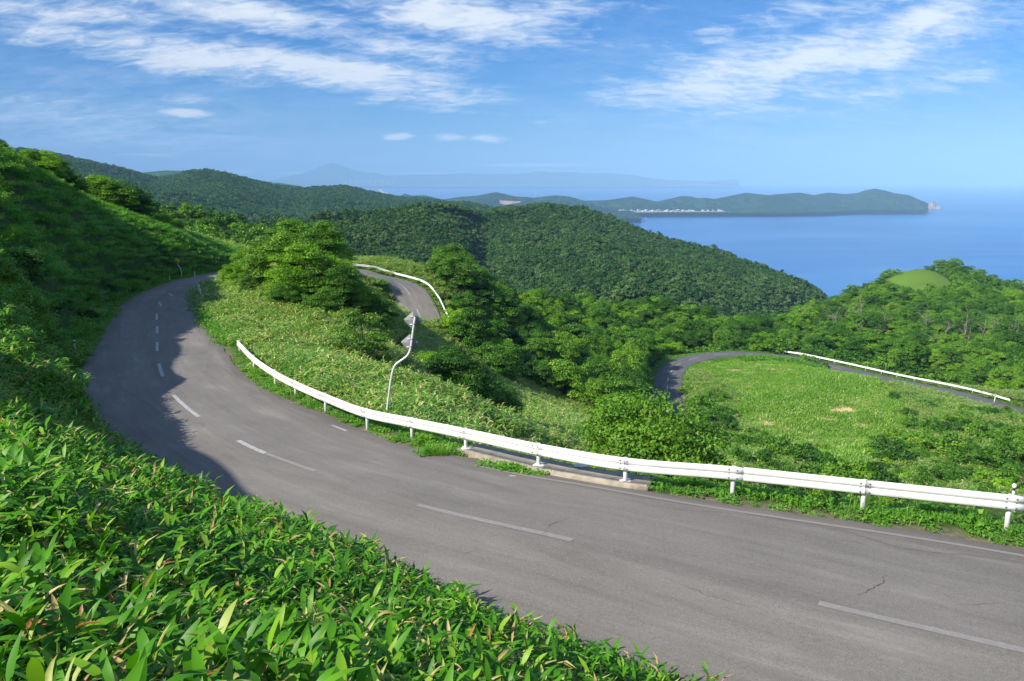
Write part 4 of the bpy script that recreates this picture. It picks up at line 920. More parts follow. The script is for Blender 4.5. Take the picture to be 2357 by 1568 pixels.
TNEAR = [tree_proto('broadleaf_tree', 255+i, 3.0, 5.0, 84, 300, .078, [M_crown, M_crown_y][i % 2], flat=.52, nl=16, base=.15) for i in range(4)]
TD = [dict(kind='dead_tree', trunk=deadtree(260+i, 8.5), crown=None) for i in range(4)]
def T(p, px, py, D, s, label, group=None, **k):
    """stand a tree so that its foot is on the ground at about this bearing and distance"""
    q = atD(px, py, D); z = gz(q[0], q[1])-.15
    return put_tree(p, q[0], q[1], z, s, label, group, **k)
# the big tree below the guard rail and its neighbours
T(TBIG, 1495, 1040, 49, .97, 'large layered maple with fine leaves just below the guard rail, centre right', rz=.6)
T(TNEAR[0], 1060, 860, 64, 1.05, 'rounded green tree behind the leaning sign pole')
T(TNEAR[2], 1130, 900, 70, .85, 'dark tree at the foot of the bamboo grass slope below the sign pole')
T(TR, 832, 790, 58, .95, 'small tree with orange tinted leaves on the bamboo slope left of the sign pole')
T(TNEAR[1], 985, 790, 76, .75, 'bright green tree under the lower bend, right of the sign plates')
HUMP = [(575, 660, 88, .85, 1), (640, 655, 84, 1.05, 0), (700, 668, 80, 1.1, 1), (755, 680, 80, .95, 2), (610, 640, 98, .9, 2), (675, 640, 97, 1.05, 1), (735, 640, 95, 1.0, 0), (790, 690, 84, .8, 3), (700, 620, 108, .9, 1), (770, 640, 104, .85, 3), (820, 705, 82, .7, 2), (545, 655, 92, .6, 3), (660, 690, 76, .55, 2), (590, 672, 82, .5, 0), (740, 705, 75, .6, 0), (860, 720, 82, .7, 2)]
hl = ['leftmost', 'tall rounded', 'broad bright', 'dark', 'rear left', 'highest', 'rear middle', 'right hand', 'back', 'rear right', 'flank', 'small leftmost', 'low front', 'low front left', 'low front right', 'lower flank']
for (a, b, D, s, k), nm in zip(HUMP, hl):
    T(TNEAR[k], a, b, D, s, nm+' tree of the clump on the knoll between the two road arms', 'trees on the knoll inside the bend')
def crest_at(px, d0, d1):
    dd_ = np.arange(d0, d1, 1.0); r_ = ray(px, 700); X_, Y_ = r_[0]*dd_, r_[1]*dd_
    h_, _ = height(X_, Y_); k_ = int((h_/dd_).argmax()); return np.array([X_[k_], Y_[k_], h_[k_]])
for a, s_, k, bk, lab in [(-6, .34, 2, 1.5, 'dark tree cut by the left edge of the picture on the hillside crest'), (18, .26, 1, 1.0, 'sunlit bush beside the dark tree at the left end of the crest'), (42, .24, 3, .5, 'small sunlit bush on the crest near the left edge'), (64, .18, 1, .5, 'lowest bush before the long row of crest trees'), (108, .42, 1, 1.0, 'bright yellow-green tree, first of the crest row left of the gap'), (132, .52, 3, 1.5, 'broad bright tree, second of the crest row left of the gap'), (156, .55, 0, 1.0, 'dark green tree, third of the crest row left of the gap'), (178, .45, 2, .5, 'dark tree near the right end of the crest row'), (198, .42, 0, .5, 'last low dark tree before the gap in the crest')]:
    q = crest_at(a, 48, 115); u_ = q/np.linalg.norm(q[:2])*bk; put_tree(TNEAR[k], q[0]+u_[0], q[1]+u_[1], gz(q[0]+u_[0], q[1]+u_[1])-.2, s_*1.35, lab, 'trees on the crest of the left hillside')
for a, s_, k, bk, lab in [(250, .95, 1, 3, 'bright sunlit tree at the left of the clump beyond the crest gap'), (283, 1.1, 0, 3, 'large dark green tree in the middle of the crest clump'), (318, 1.1, 2, 3, 'dark tree at the right of the crest clump'), (345, .8, 0, 2, 'low dark tree at the foot of the crest clump'), (268, .8, 3, 6, 'bright tree behind the crest clump'), (302, .95, 2, 6, 'tall tree behind the middle of the crest clump'), (392, .55, 3, 1, 'low bush on the falling crest right of the clump'), (418, .5, 0, 1, 'lowest bush on the falling crest')]:
    q = crest_at(a, 82, 140); u_ = q/np.linalg.norm(q[:2])*bk; put_tree(TNEAR[k], q[0]+u_[0], q[1]+u_[1], gz(q[0]+u_[0], q[1]+u_[1])-.3, s_, lab, 'clump beyond the gap in the crest')
# shadowed bushes on the left hillside
for a, b, D, s, lab in [(175, 560, 60, .4, 'dark bush half way up the left hillside'), (10, 470, 48, .6, 'dark bush under the crest at the left edge'), (120, 590, 52, .3, 'small dark bush left of the hillside bush')]:
    T(TS[0], a, b, D, s*1.6, lab, None, cat='shrub')
# forest below the lower bend and the coastal wood: the nearest stand as single trees
fA = [(930, 590), (1010, 570), (1100, 590), (1300, 630), (1500, 655), (1700, 695), (1790, 700), (1850, 790), (1700, 806), (1600, 806), (1500, 838), (1480, 930), (1490, 960), (1400, 970), (1330, 925), (1200, 870), (1150, 870), (1100, 820), (1040, 760), (1075, 700), (1020, 640), (1000, 600)]
fB = [(1690, 800), (1780, 690), (1900, 650), (2357, 640), (2420, 700), (2420, 960), (2357, 925), (2200, 872), (2000, 826), (1850, 800)]
P, d = place(-30, 250, 84, 380, 5.2, 11, 6); px, py, dd = project(P)
inA = inpoly(px, py-10, fA) & (dd > 108) & (dd < 330) & (d > 4.2); inB = inpoly(px, py-10, fB) & (dd > 195) & (dd < 400) & (d > 4.0)
thin = fbm(P[:, 0], P[:, 1], 22, 3, 31)
inB &= (thin < .45) | (px < 1850) | (dd < 230)
k = (inA | inB) & ~hidden(P, 6); P, d, px, py, dd, inA, inB = [q[k] for q in (P, d, px, py, dd, inA, inB)]
order = np.argsort(dd); NI = 225; first = order[:NI]; rest = order[NI:]
for j, i in enumerate(first):
    s = rng.uniform(.75, 1.2); pr = TP[rng.integers(0, 6)] if rng.random() < .8 else TY[rng.integers(0, 3)]
    x, y, z = P[i]
    tone = 'bright' if pr in TY else 'dark' if pr is TP[0] or pr is TP[3] else 'green'
    size = 'big' if s > 1.0 else 'small'
    if inA[i]:
        row = 'upper edge' if py[i] < 670 else 'upper middle' if py[i] < 730 else 'lower middle' if py[i] < 800 else 'foot'
        cx = ['beside the lower bend rail', 'right of the lower bend', 'in the centre', 'above the shaded road', 'over the meadow bend'][int(np.searchsorted([1120, 1260, 1400, 1540], px[i]))]
        lab = '%s %s tree, %s of forest slope %s' % (size, tone, row, cx); grp = 'forest slope %s %s %s %s' % (row, cx, tone, size)
    else:
        cx = ['above the road bend', 'left of the single roadside bush', 'behind the far rail start', 'behind the far rail middle', 'behind the far rail end'][int(np.searchsorted([1780, 1900, 2040, 2200], px[i]))]
        row = 'front' if py[i] > 810 else 'back'
        lab = '%s %s tree, %s of the wood %s' % (size, tone, row, cx); grp = 'wood %s %s %s %s' % (row, cx, tone, size)
    put_tree(pr, x, y, z-.2, s, lab, grp, zs=rng.uniform(.9, 1.25))
scatter('forest', P[rest]-[0, 0, .2], [p['crown'] for p in TP+TY[:1]], rng.uniform(.75, 1.25, len(rest)), 'dense broadleaf forest covering the slopes behind the nearest trees', 'forest', zs=1.05)
for s_, o_, k_ in [(24, 5.2, 1.0), (29, 4.8, .9), (34, 5.4, 1.15), (39, 5.0, 1.0), (44, 5.5, 1.2), (49, 5.0, 1.05), (54, 5.6, 1.2), (59, 5.2, 1.1), (64, 5.8, 1.15), (69, 5.4, 1.0), (74, 5.6, 1.1), (79, 5.6, .95), (84, 5.8, 1.0)]:
    p_, q_ = frame_at(C3, N3, S3, s_); f_ = p_-q_*(o_+2.2)
    put_tree(TP[s_ % 6], f_[0], f_[1], gz(f_[0], f_[1])-.2, k_, 'tall dark tree at the outer edge of the shaded lower road', 'dark trees along the shaded road arm', zs=1.4)
# undergrowth shrubs between the forest trees
P2, d2 = place(-20, 250, 84, 380, 3.4, 12, 3); px, py, dd = project(P2)
k = ((inpoly(px, py, fA) & (dd > 100) & (dd < 330)) | (inpoly(px, py, fB) & (dd > 195))) & (d2 > 2.6) & ~hidden(P2, 3); P2 = P2[k]
scatter('undergrowth', P2-[0, 0, .1], [p['crown'] for p in TS], rng.uniform(.6, 1.3, len(P2)), 'low leafy undergrowth between the forest trees', 'undergrowth')
# scrub between meadow and near road, single bushes
scrub = [(1625, 905, 150, 1.3, 0), (1650, 885, 158, 1.1, 1), (1640, 930, 140, 1.4, 0), (1610, 945, 138, 1.1, 2), (1665, 950, 132, 1.2, 1), (1600, 905, 152, .8, 2), (1700, 985, 118, 1.3, 3), (1640, 985, 120, 1.2, 2), (1740, 1000, 110, 1.2, 0), (1800, 1010, 106, 1.5, 1), (1850, 1020, 104, 1.4, 0), (1760, 1045, 96, 1.3, 2), (1700, 1040, 94, 1.1, 1), (1660, 1080, 80, 1.1, 0), (1900, 1060, 96, 1.7, 1), (1950, 1075, 92, 1.8, 0), (2010, 1080, 92, 1.6, 2), (1860, 1090, 86, 1.2, 3), (1800, 1075, 88, 1.2, 0), (1740, 1090, 80, .9, 2), (1880, 975, 122, .8, 3), (1910, 985, 120, .7, 0), (2030, 1010, 118, 1.2, 2), (2080, 985, 122, 1.4, 0), (2060, 1040, 106, 1.6, 1), (2110, 930, 138, 1.2, 2), (2150, 940, 132, 1.5, 0), (2130, 1000, 115, 1.5, 1), (2200, 950, 126, 1.7, 0), (2180, 1010, 110, 1.7, 2), (2260, 970, 120, 1.6, 1), (2240, 1030, 104, 1.6, 0), (2320, 960, 118, 1.5, 2), (2310, 1020, 104, 1.7, 1), (2357, 1000, 106, 1.7, 0), (2357, 1060, 94, 1.6, 2), (2290, 1070, 92, 1.4, 3), (2170, 1070, 94, 1.2, 0), (2110, 1070, 94, 1.0, 3), (1860, 815, 205, 1.2, 0), (1890, 822, 200, 1.0, 1), (2100, 905, 146, .9, 0), (2230, 925, 135, 1.2, 1), (2060, 890, 160, .8, 0), (1580, 880, 165, .7, 2)]
for i, (a, b, D, s, kx) in enumerate(scrub):
    zone = 'roadside edge of the meadow' if a < 1690 and b < 970 else ('slope under the guard rail' if b > 1030 and a < 2060 else ('right side of the meadow' if a > 2000 else 'near corner of the meadow'))
    if b < 830: zone = 'roadside in front of the far rail'
    e = T(TS[kx], a, b, D, s*(1.25 if a < 1690 else 1.), ('bright' if kx == 3 else 'dark' if kx == 0 else 'mid green')+' low bush on the '+zone, 'bushes on the '+zone+' '+('bright' if kx == 3 else 'dark' if kx == 0 else 'mid green'), cat='shrub')
P3, d3 = place(10, 125, 40, 160, 2.6, 14, 3); px, py, dd = project(P3)
k = (py > 930) & (px > 1560) & (d3 > 2.0) & (dd > 60) & ~inpoly(px, py, mead_poly); P3 = P3[k]; P3 = P3[~hidden(P3, 2)]
P3 = P3[(fbm(P3[:, 0], P3[:, 1], 12, 3, 8) > -.12)]
scatter('scrub', P3-[0, 0, .1], [p['crown'] for p in TS], rng.uniform(.35, .85, len(P3)), 'low tangled scrub on the slope below the guard rail', 'scrub')
P3, d3 = place(10, 140, 40, 215, 1.3, 15, 2); px, py, dd = project(P3)
k = (px > 1100) & (d3 > 1.0) & (dd > 60) & (dd < 200) & ~inpoly(px, py, mead_poly) & (inpoly(px, py, [(1100, 830), (1350, 930), (1600, 940), (1560, 880), (1620, 840), (1700, 900), (2100, 880), (2420, 900), (2420, 1180), (1100, 1050)])); P3 = P3[k]; P3 = P3[~hidden(P3, 1)]
scatter('undergrowth', P3, PLANTS['sasa_far']+PLANTS['weed_far'][:2], rng.uniform(.8, 1.5, len(P3)), 'mixed bamboo grass and tall herbs on the slopes around the meadow', 'undergrowth')
# pale dead and bare trees on the coastal hill
dead = [(1905, 730, 300), (1940, 745, 288), (1975, 770, 268), (2150, 780, 255), (2180, 760, 260), (2240, 770, 255), (2325, 770, 252), (2090, 715, 310), (2020, 770, 265), (2255, 715, 290), (1880, 770, 278), (1918, 745, 285), (1925, 760, 280), (2028, 745, 275), (2036, 700, 300), (2120, 750, 268), (2132, 745, 268), (2215, 745, 262), (2290, 740, 262), (2310, 735, 265), (2340, 740, 262), (2350, 760, 255), (1985, 730, 290), (2000, 728, 292), (1960, 735, 290), (2068, 735, 285), (2300, 720, 275), (2190, 725, 280), (1860, 745, 290), (2270, 745, 262), (2330, 720, 272)]
for i, (a, b, D) in enumerate(dead):
    zone = 'at the far right edge' if a > 2260 else ('amid the coastal hill' if a > 2010 else 'at the left of the coastal hill')
    T(TD[i % 4], a, b, D, rng.uniform(.7, 1.1), 'bleached leafless tree '+zone, 'bare trees '+zone, zs=rng.uniform(.9, 1.2))
for i, (a, b, s_) in enumerate([(2140, 622, .9), (2165, 616, 1.1), (2195, 620, 1.2), (2225, 628, 1.1), (2255, 638, 1.0), (2180, 632, .8), (2285, 646, .9)]):
    T(TP[i % 6], a, b, 520, s_*1.25, 'dark tree on the knoll behind the grassy shoulder', 'trees on the knoll top')
# woods farther out: many crowns, one object each
def wood(name, P, scl, protos, label): scatter(name, P, protos, scl, label, 'forest', zs=1.)
P, d = place(-250, 440, 210, 700, 5.4, 21, 8); px, py, dd = project(P)
k = (dd > 205) & ((px < 930) | (dd > 395) | ~(inpoly(px, py-10, fA) | inpoly(px, py-10, fB))) & ~(inpoly(px, py, dome_poly) & (dd > 330)) & (P[:, 2] > -150); P = P[k]; P = P[~hidden(P, 7)]
wood('forest', P-[0, 0, .8], rng.uniform(2.6, 4.2, len(P)), PLANTS['mid_tree'], 'broadleaf forest on the low hill beyond the crest and on the coastal hill')
def sheet_points(Gd, n, r0=1, dmax=1e9, seed=5):
    r = np.random.default_rng(seed); a = Gd[:-1, :-1]; b = Gd[:-1, 1:]; c = Gd[1:, :-1]; e = Gd[1:, 1:]
    ar = np.linalg.norm(np.cross(b-a, c-a), axis=2).ravel(); pr = ar/ar.sum()
    i = r.choice(len(pr), n, p=pr); u, v = r.random((n, 1)), r.random((n, 1))
    A, Bq, Cq, E_ = [q.reshape(-1, 3)[i] for q in (a, b, c, e)]
    P = A*(1-u)*(1-v)+Bq*u*(1-v)+Cq*(1-u)*v+E_*u*v
    px, py, dd = project(P); return P[(px > -40) & (px < 2400) & (dd < dmax) & (P[:, 2] > SEA+3)]
P = sheet_points(G2[10:], 36000); v_ = fbm(P[:, 0], P[:, 1], 60, 4, 91)+rng.normal(0, .16, len(P)); FT = PLANTS['far_tree']
a_ = v_ > .16; b_ = v_ < -.2; c_ = ~(a_ | b_)
wood('forest', P[a_]-[0, 0, 2.0], 3.4+4.6*rng.random(a_.sum())**2, [FT[3], FT[6], FT[0]], 'paler stands of forest on the big ridge that falls to the sea')
wood('forest', P[b_]-[0, 0, 2.0], 2.2+2.4*rng.random(b_.sum()), [FT[1], FT[2], FT[4]], 'low fine-textured thicket in the folds of the big ridge')
wood('forest', P[c_]-[0, 0, 2.2], 2.8+4.0*rng.random(c_.sum())**1.6, FT, 'unbroken forest on the big ridge that falls to the sea')
P = sheet_points(G3[8:], 60000); wood('forest', P-[0, 0, 3], rng.uniform(7, 12, len(P)), PLANTS['far_tree'], 'blue-green forest on the far hills at left')

# ------------------------------------------------------------------ guard rails
PROF = np.array([(0, .0), (.045, .006), (.072, .036), (.075, .10), (.062, .152), (.034, .171), (.034, .183), (.062, .202), (.075, .25), (.072, .314), (.045, .344), (0, .35)])
def beam_mesh(Pth, nr, jog=0., kh=1.):
    """W-profile plate along Pth (ground points), bulging towards the road side nr"""
    z0 = .34*kh; n = len(Pth); k = len(PROF); V = np.zeros((n, k, 3)); V2 = np.zeros((n, k, 3))
    for j, (o, h) in enumerate(PROF):
        V[:, j] = Pth+nr*(o+.075+jog)*kh; V[:, j, 2] = Pth[:, 2]+z0+h*kh
        V2[:, j] = Pth+nr*(o+.069+jog)*kh; V2[:, j, 2] = Pth[:, 2]+z0+(h*.985+.0026)*kh
    mb = MB(); i = (np.arange(n-1)[:, None]*k+np.arange(k-1)[None]).ravel(); F = np.stack([i, i+1, i+1+k, i+k], 1)
    N_ = n*k; Fb = F[:, ::-1]+N_; cap = []
    for e in (0, n-1):
        for j in range(k-1): a = e*k+j; cap.append((a, a+1, a+1+N_, a+N_))
    for j in (0, k-1):
        for e in range(n-1): a = e*k+j; cap.append((a, a+k, a+k+N_, a+N_))
    mb.add(np.vstack([V.reshape(-1, 3), V2.reshape(-1, 3)]), np.vstack([F, Fb, np.array(cap)])); return mb
def cyl(r, h, k=16, bev=.006):
    mb = MB(); mb.tube([(0, 0, 0), (0, 0, h-bev), (0, 0, h)], [r, r, r*.86], k); return mb
POST_ME = {}
def guard_rail(name, base, label, group=None, roadside=1, mat_=None, kh=1., bolts=False, ends=True, post_mat=None):
    """base: list of post foot positions; one thing with a beam per bay and a post per foot"""
    mat_ = mat_ or M_white; base = np.asarray(base, float); full = smooth_path(base, .25)
    T_ = np.gradient(full, axis=0); T_[:, 2] = 0; T_ /= np.linalg.norm(T_, axis=1)[:, None]; Nr = np.stack([T_[:, 1], -T_[:, 0], 0*T_[:, 0]], 1)*roadside
    o0 = base[len(base)//2]; e = empty(name, o0)
    idx = [int(((full-b)**2).sum(1).argmin()) for b in base]
    if 'bolt' not in POST_ME:
        mbb = MB(); mbb.tube([(0, 0, 0), (0, .010, 0), (0, .016, 0)], [.021, .021, .012], 8); POST_ME['bolt'] = mbb.mesh('bolt', M_bolt)
        POST_ME['post'] = cyl(.057, 1.17).mesh('post', M_white, smooth=False); POST_ME['post_far'] = cyl(.057, 1.17, 8).mesh('post', M_white)
        fb = MB(); rr = np.random.default_rng(3); a = np.arange(9)*2*np.pi/9; q = np.stack([np.cos(a), np.sin(a)], 1)*rr.uniform(.14, .24, (9, 1))
        V = [(x, y, 0) for x, y in q]+[(x*.8, y*.8, .025) for x, y in q]+[(0, 0, .03)]
        fb.add(V, [(i, (i+1) % 9, 9+(i+1) % 9, 9+i) for i in range(9)], [(9+i, 9+(i+1) % 9, 18) for i in range(9)]); POST_ME['footing'] = fb.mesh('footing', M_patch)
    for j in range(len(idx)-1):
        a, b = idx[j], min(idx[j+1]+1, len(full)-1); seg = full[a:b+1]-o0; nr = Nr[a:b+1]
        if len(seg) < 2: continue
        ob = mobj('beam', beam_mesh(seg, nr, .004*(j % 2), kh).mesh('beam', M_white_d if bolts and j < 5 else mat_, smooth=False), e)
        if bolts:
            t = T_[a]; n_ = Nr[a]; ang = math.atan2(n_[1], n_[0])-math.pi/2
            for du in (-.10, .10):
                for hh, oo in ((.070, .075), (.177, .036), (.282, .075)):
                    p = full[a]-o0+t*du+n_*(.075+oo+.004)*kh; p[2] += (.34+hh)*kh
                    bo = mobj('bolt', POST_ME['bolt'], ob, p); bo.rotation_euler = (0, 0, ang)
    for j, i in enumerate(idx):
        if not ends and j in (0, len(idx)-1): continue
        po = mobj('post', POST_ME['post' if bolts else 'post_far'], e, full[i]-o0-np.array([0, 0, .5*kh])); po.scale = (kh, kh, kh)
        if bolts and 1060 < project(base[j:j+1])[0][0] < 1500:
            fo = mobj('footing', POST_ME['footing'], po, (0, 0, .503)); fo.rotation_euler = (0, 0, j*1.3)
    return tag(e, label, 'guardrail', group)
def zr(p, C, off=.1):
    i = ((C[:, :2]-p[:2])**2).sum(1).argmin(); o = float(((p-C[i])*N1[i])[:2].sum())
    return C[i, 2]+off+(dzr[i]*min(o/wr[i], 1) if o > 0 else dzl[i]*min(-o/wl[i], 1))
def foot(px, py, off=.1):
    z = -8.5
    for _ in range(15): q = atZ(px, py, z); z = zr(q, C1[:330], off)
    return atZ(px, py, z)
NB = [foot(*p) for p in [(552, 808), (586, 845), (633, 881), (682, 909), (750, 941), (842, 979), (949, 1004), (1078, 1033), (1240, 1071), (1436, 1108), (1685, 1131), (1977, 1164), (2325, 1203)]]
dr = NB[-1]-NB[-2]; NB += [NB[-1]+dr*1.05, NB[-1]+dr*2.1]
for k_ in range(7): NB[k_][2] = NB[k_][2]
guard_rail('guard_rail', NB, 'long white corrugated guardrail along the near road bend, rusted and scraped at its left end', roadside=1, bolts=True, mat_=M_white)
# inner side fragment far up the near road
fr = [atZ(*p) for p in [(459, 668, -12.35), (462, 679, -12.2), (468, 693, -12.0)]]
guard_rail('guard_rail', fr, 'short white guardrail piece half buried in bamboo grass on the inside of the bend', roadside=1)
# lower bend, outer side
a0 = s_of(C1, S1, atZ(820, 612, -16.8)); ss = np.arange(a0-10, min(a0+58, S1[-1]), 4.)
lr = []
for s in ss: p, q = frame_at(C1, N1, S1, s); lr.append(p-q*(np.interp(s, S1, wl)+1.1)+[0, 0, .05])
guard_rail('guard_rail', lr, 'white guardrail curving round the outside of the lower bend', roadside=1, kh=1.15)
# far road
b0, b1 = s_of(C3, S3, atZ(1800, 815, -45.5)), s_of(C3, S3, atZ(2340, 935, -48)); fr2 = []
for s in np.arange(b0, b1, 4.): p, q = frame_at(C3, N3, S3, s); fr2.append(p-q*4.5+[0, 0, .05])
guard_rail('guard_rail', fr2, 'straight white guardrail along the outer edge of the farthest road, below the wood', roadside=1, kh=1.3)
fr3 = []
for s in np.arange(b1-13, b1+4, 4.): p, q = frame_at(C3, N3, S3, s); fr3.append(p+q*4.3+[0, 0, .05])
guard_rail('guard_rail', fr3, 'white guardrail fragment among bushes at the right on the near side of the farthest road', roadside=-1, kh=1.15)

# concrete shoulder under the rail
def shoulder():
    F_ = [foot(*p, .0) for p in [(1052, 1040), (1150, 1066), (1250, 1090), (1350, 1108), (1430, 1122), (1500, 1131), (1520, 1134)]]
    Fp = smooth_path(F_, .4); RB = smooth_path(NB, .1); mb = MB(); V = []
    for p in Fp:
        q = RB[((RB[:, :2]-p[:2])**2).sum(1).argmin()]; dxy = q-p; dxy[2] = 0; L_ = np.linalg.norm(dxy); u = dxy/L_; z = p[2]+.0
        for o, h in ((-.0, -.1), (0, .10), (.02, .125), (.16, .125), (.165, .105), (L_+.30, .10), (L_+.62, .10), (L_+.62, -.6)):
            v = p+u*o; v[2] = z+h; V.append(v)
    n = len(Fp); k = 8; i = (np.arange(n-1)[:, None]*k+np.arange(k-1)[None]).ravel(); F = np.stack([i, i+1, i+1+k, i+k], 1)
    for e_ in (0, (n-1)*k): F = np.vstack([F, [[e_, e_+1, e_+6, e_+7]]])
    mb.add(V, F)
    return tag(mobj('concrete_shoulder', mb.mesh('concrete_shoulder', M_conc)), 'weathered concrete kerb slab under the guard rail posts, centre right', 'kerb')
shoulder()
def blob(name, c, r, h, m, label, cat, seed=0, k=10, el=1.5):
    rr = np.random.default_rng(seed); a = np.arange(k)*2*np.pi/k; q = np.stack([np.cos(a)*el, np.sin(a)], 1)*rr.uniform(.7, 1.25, (k, 1))*r
    mb = MB(); mb.add([(x, y, 0) for x, y in q]+[(x*.75, y*.75, h) for x, y in q]+[(0, 0, h*1.1)], [(i, (i+1) % k, k+(i+1) % k, k+i) for i in range(k)], [(k+i, k+(i+1) % k, 2*k) for i in range(k)])
    return tag(mobj(name, mb.mesh(name, m), loc=c), label, cat)
blob('mortar_lump', foot(1336, 1072, .105), .13, .03, M_patch, 'flat white lump of mortar on the concrete slab between two rail posts', 'mortar', 4)
tag(blob('paint_fleck', foot(1470, 1214, .03), .045, .004, M_paint, None, None, 5, 7, 1.8), kind='structure')
tag(blob('paint_fleck', foot(1180, 1095, .02), .05, .004, M_paint, None, None, 6, 7, 2.), kind='structure')

# ------------------------------------------------------------------ signs and markers
def plate(w_, th, r=.04):
    """diamond plate with rounded corners, in the xz plane, thickness along y"""
    P = []; h = w_/2
    for cx, cz, a0_ in ((h, 0, -45), (0, h, 45), (-h, 0, 135), (0, -h, 225)):
        for a in np.radians(np.linspace(a0_, a0_+90, 4)):
            rr_ = r; ccx = cx*(1-rr_*1.414/h) if cx else 0; ccz = cz*(1-rr_*1.414/h) if cz else 0
            P.append((ccx+rr_*math.cos(a), ccz+rr_*math.sin(a)))
    n = len(P); V = [(x, -th/2, z) for x, z in P]+[(x, th/2, z) for x, z in P]+[(0, -th/2, 0), (0, th/2, 0)]
    F4 = [(i, (i+1) % n, n+(i+1) % n, n+i) for i in range(n)]; F3 = [((i+1) % n, i, 2*n) for i in range(n)]+[(n+i, n+(i+1) % n, 2*n+1) for i in range(n)]
    return V, F4, F3
Yp = foot(888, 955, .1)+np.array([0, .35, 0]); Yd = Yp[1]
e = empty('road_sign', Yp)
pts = [atY(a, b, Yd) for a, b in [(889, 985), (891, 945), (897.5, 890), (903, 858), (907, 846), (913, 837), (930, 825), (938, 818), (942.5, 810), (945.7, 799), (951, 760), (956, 726)]]
pts = [p-Yp for p in pts]; mb = MB(); Pp = smooth_path(pts, .06); mb.tube(Pp, .044, 14); mobj('pole', mb.mesh('pole', M_pole, smooth=True), e)
for (a, b, ha, nm) in ((951, 737, 18.2, 'upper'), (944, 789, 18.0, 'lower')):
    c = atY(a-1.0, b, Yd+.062)-Yp; up = (pts[-1]-pts[-4]); tl = math.atan2(up[0], up[2])
    hw = ha/S/FPX*np.linalg.norm(c+Yp)*1.16
    V, F4, F3 = plate(2*hw, .004); mb = MB(); mb.add(V, F4, F3)
    s_ = mobj('sign_plate', mb.mesh('sign_plate', M_signback), e, c); s_.rotation_euler = (R(-3), tl*.4, R(-3))
    mb = MB(); V, F4, F3 = plate(2*hw*.97, .003); mb.add(np.array(V)+[0, .006, 0], F4, F3); mobj('sign_face', mb.mesh('sign_face', M_yellow), s_)
    for dz in (.42*hw, -.46*hw):
        mb = MB(); mb.box((0, -.02, dz), (hw*.30, .012, .016)); mobj('bracket', mb.mesh('bracket', M_pole), s_)
    for dz in (.42*hw, -.46*hw):
        cc_ = c+np.array([0, 0, dz]); i = int(np.argmin(np.abs(Pp[:, 2]-cc_[2]))); dirv = Pp[min(i+1, len(Pp)-1)]-Pp[i-1]; dirv /= np.linalg.norm(dirv)
        mb = MB(); mb.tube([Pp[i]-dirv*.016, Pp[i]+dirv*.016], .051, 12); mobj('clamp', mb.mesh('clamp', M_rust), e)
tag(e, 'two grey diamond sign plates seen from behind on an S-bent white pole', 'road sign')
# yellow bend warning sign far up the road
q = foot(418, 638, .05); Yd = q[1]; e = empty('road_sign', q)
pts = [atY(a, b, Yd)-q for a, b in [(418.3, 645), (418, 636), (416.5, 622), (415, 617), (412, 613), (409.3, 609), (408.3, 604), (407.6, 594)]]
mb = MB(); Pq = smooth_path(pts, .1); mb.tube(Pq, .05, 8); mobj('pole', mb.mesh('pole', M_pole, smooth=True), e)
c = atY(408, 600.7, Yd-.1)-q; hw = 5.9/S/FPX*Yd*1.0
V, F4, F3 = plate(2*hw, .004); mb = MB(); mb.add(V, F4, F3); sp = mobj('sign_plate', mb.mesh('sign_plate', M_yellow), e, c)
mb = MB(); t_ = hw*.085
mb.box((-.18*hw, -.01, -.14*hw), (t_, .004, .36*hw)); mb.box((.04*hw, -.0105, .27*hw), (.27*hw, .0035, t_))
mb.add([(.28*hw, -.011, .27*hw+.2*hw), (.28*hw, -.011, .27*hw-.2*hw), (.60*hw, -.011, .27*hw), (.28*hw, -.004, .47*hw), (.28*hw, -.004, .07*hw), (.60*hw, -.004, .27*hw)], [(0, 1, 4, 3), (1, 2, 5, 4), (2, 0, 3, 5)], [(0, 2, 1), (3, 4, 5)])
mobj('arrow', mb.mesh('arrow', M_black), sp)
tag(e, 'yellow diamond warning sign with black right turn arrow by the far road', 'road sign')
def delineator(p, h, label, group=None, lean=(0, 0), k=1.):
    e = empty('delineator_post', p); e.rotation_euler = (lean[0], lean[1], 0); e.scale = (k, k, 1)
    mb = MB(); mb.tube([(0, 0, -.4), (0, 0, h*.78)], .03, 10); mobj('post', mb.mesh('post', M_white), e)
    mb = MB(); mb.tube([(0, 0, h*.78), (0, 0, h*.86)], .034, 10); mobj('band', mb.mesh('band', M_black), e)
    mb = MB(); th = np.linspace(-1.5, 1.5, 7); mb.tube(np.stack([0*th, 0*th, h*.93+.06*np.sin(th)], 1), .062*np.cos(th)+.002, 10); mobj('reflector', mb.mesh('reflector', M_reflector, smooth=True), e)
    return tag(e, label, 'delineator', group)
for a, b, t_, lab in [(174, 814, 783, 'white delineator post with round reflector beside the ditch on the left'), (390.8, 646, 634.5, 'white delineator post left of the yellow warning sign'), (448.7, 638, 626.5, 'white delineator post right of the yellow warning sign'), (487.8, 624, 614, 'small farthest white delineator post where the near road disappears')]:
    q = foot(a, b, .1 if a < 200 else .05); h = (b-t_)/S/FPX*q[1]*1.06; delineator(q, h, lab, None, (0, 0), 1.25)
q = foot(2338, 1190, .05)+np.array([.02, .22, 0]); delineator(q, .72, 'white reflector head of a post sticking up behind the guardrail at the right edge', None, (0, 0), .8)
p, q_ = frame_at(C3, N3, S3, b1-6); P0 = p+q_*4.0
q = atZ(2287, 930, P0[2]); delineator(q, 2.4, 'leaning white marker post in front of the farthest guardrail', None, (0, R(6)), 2.4)

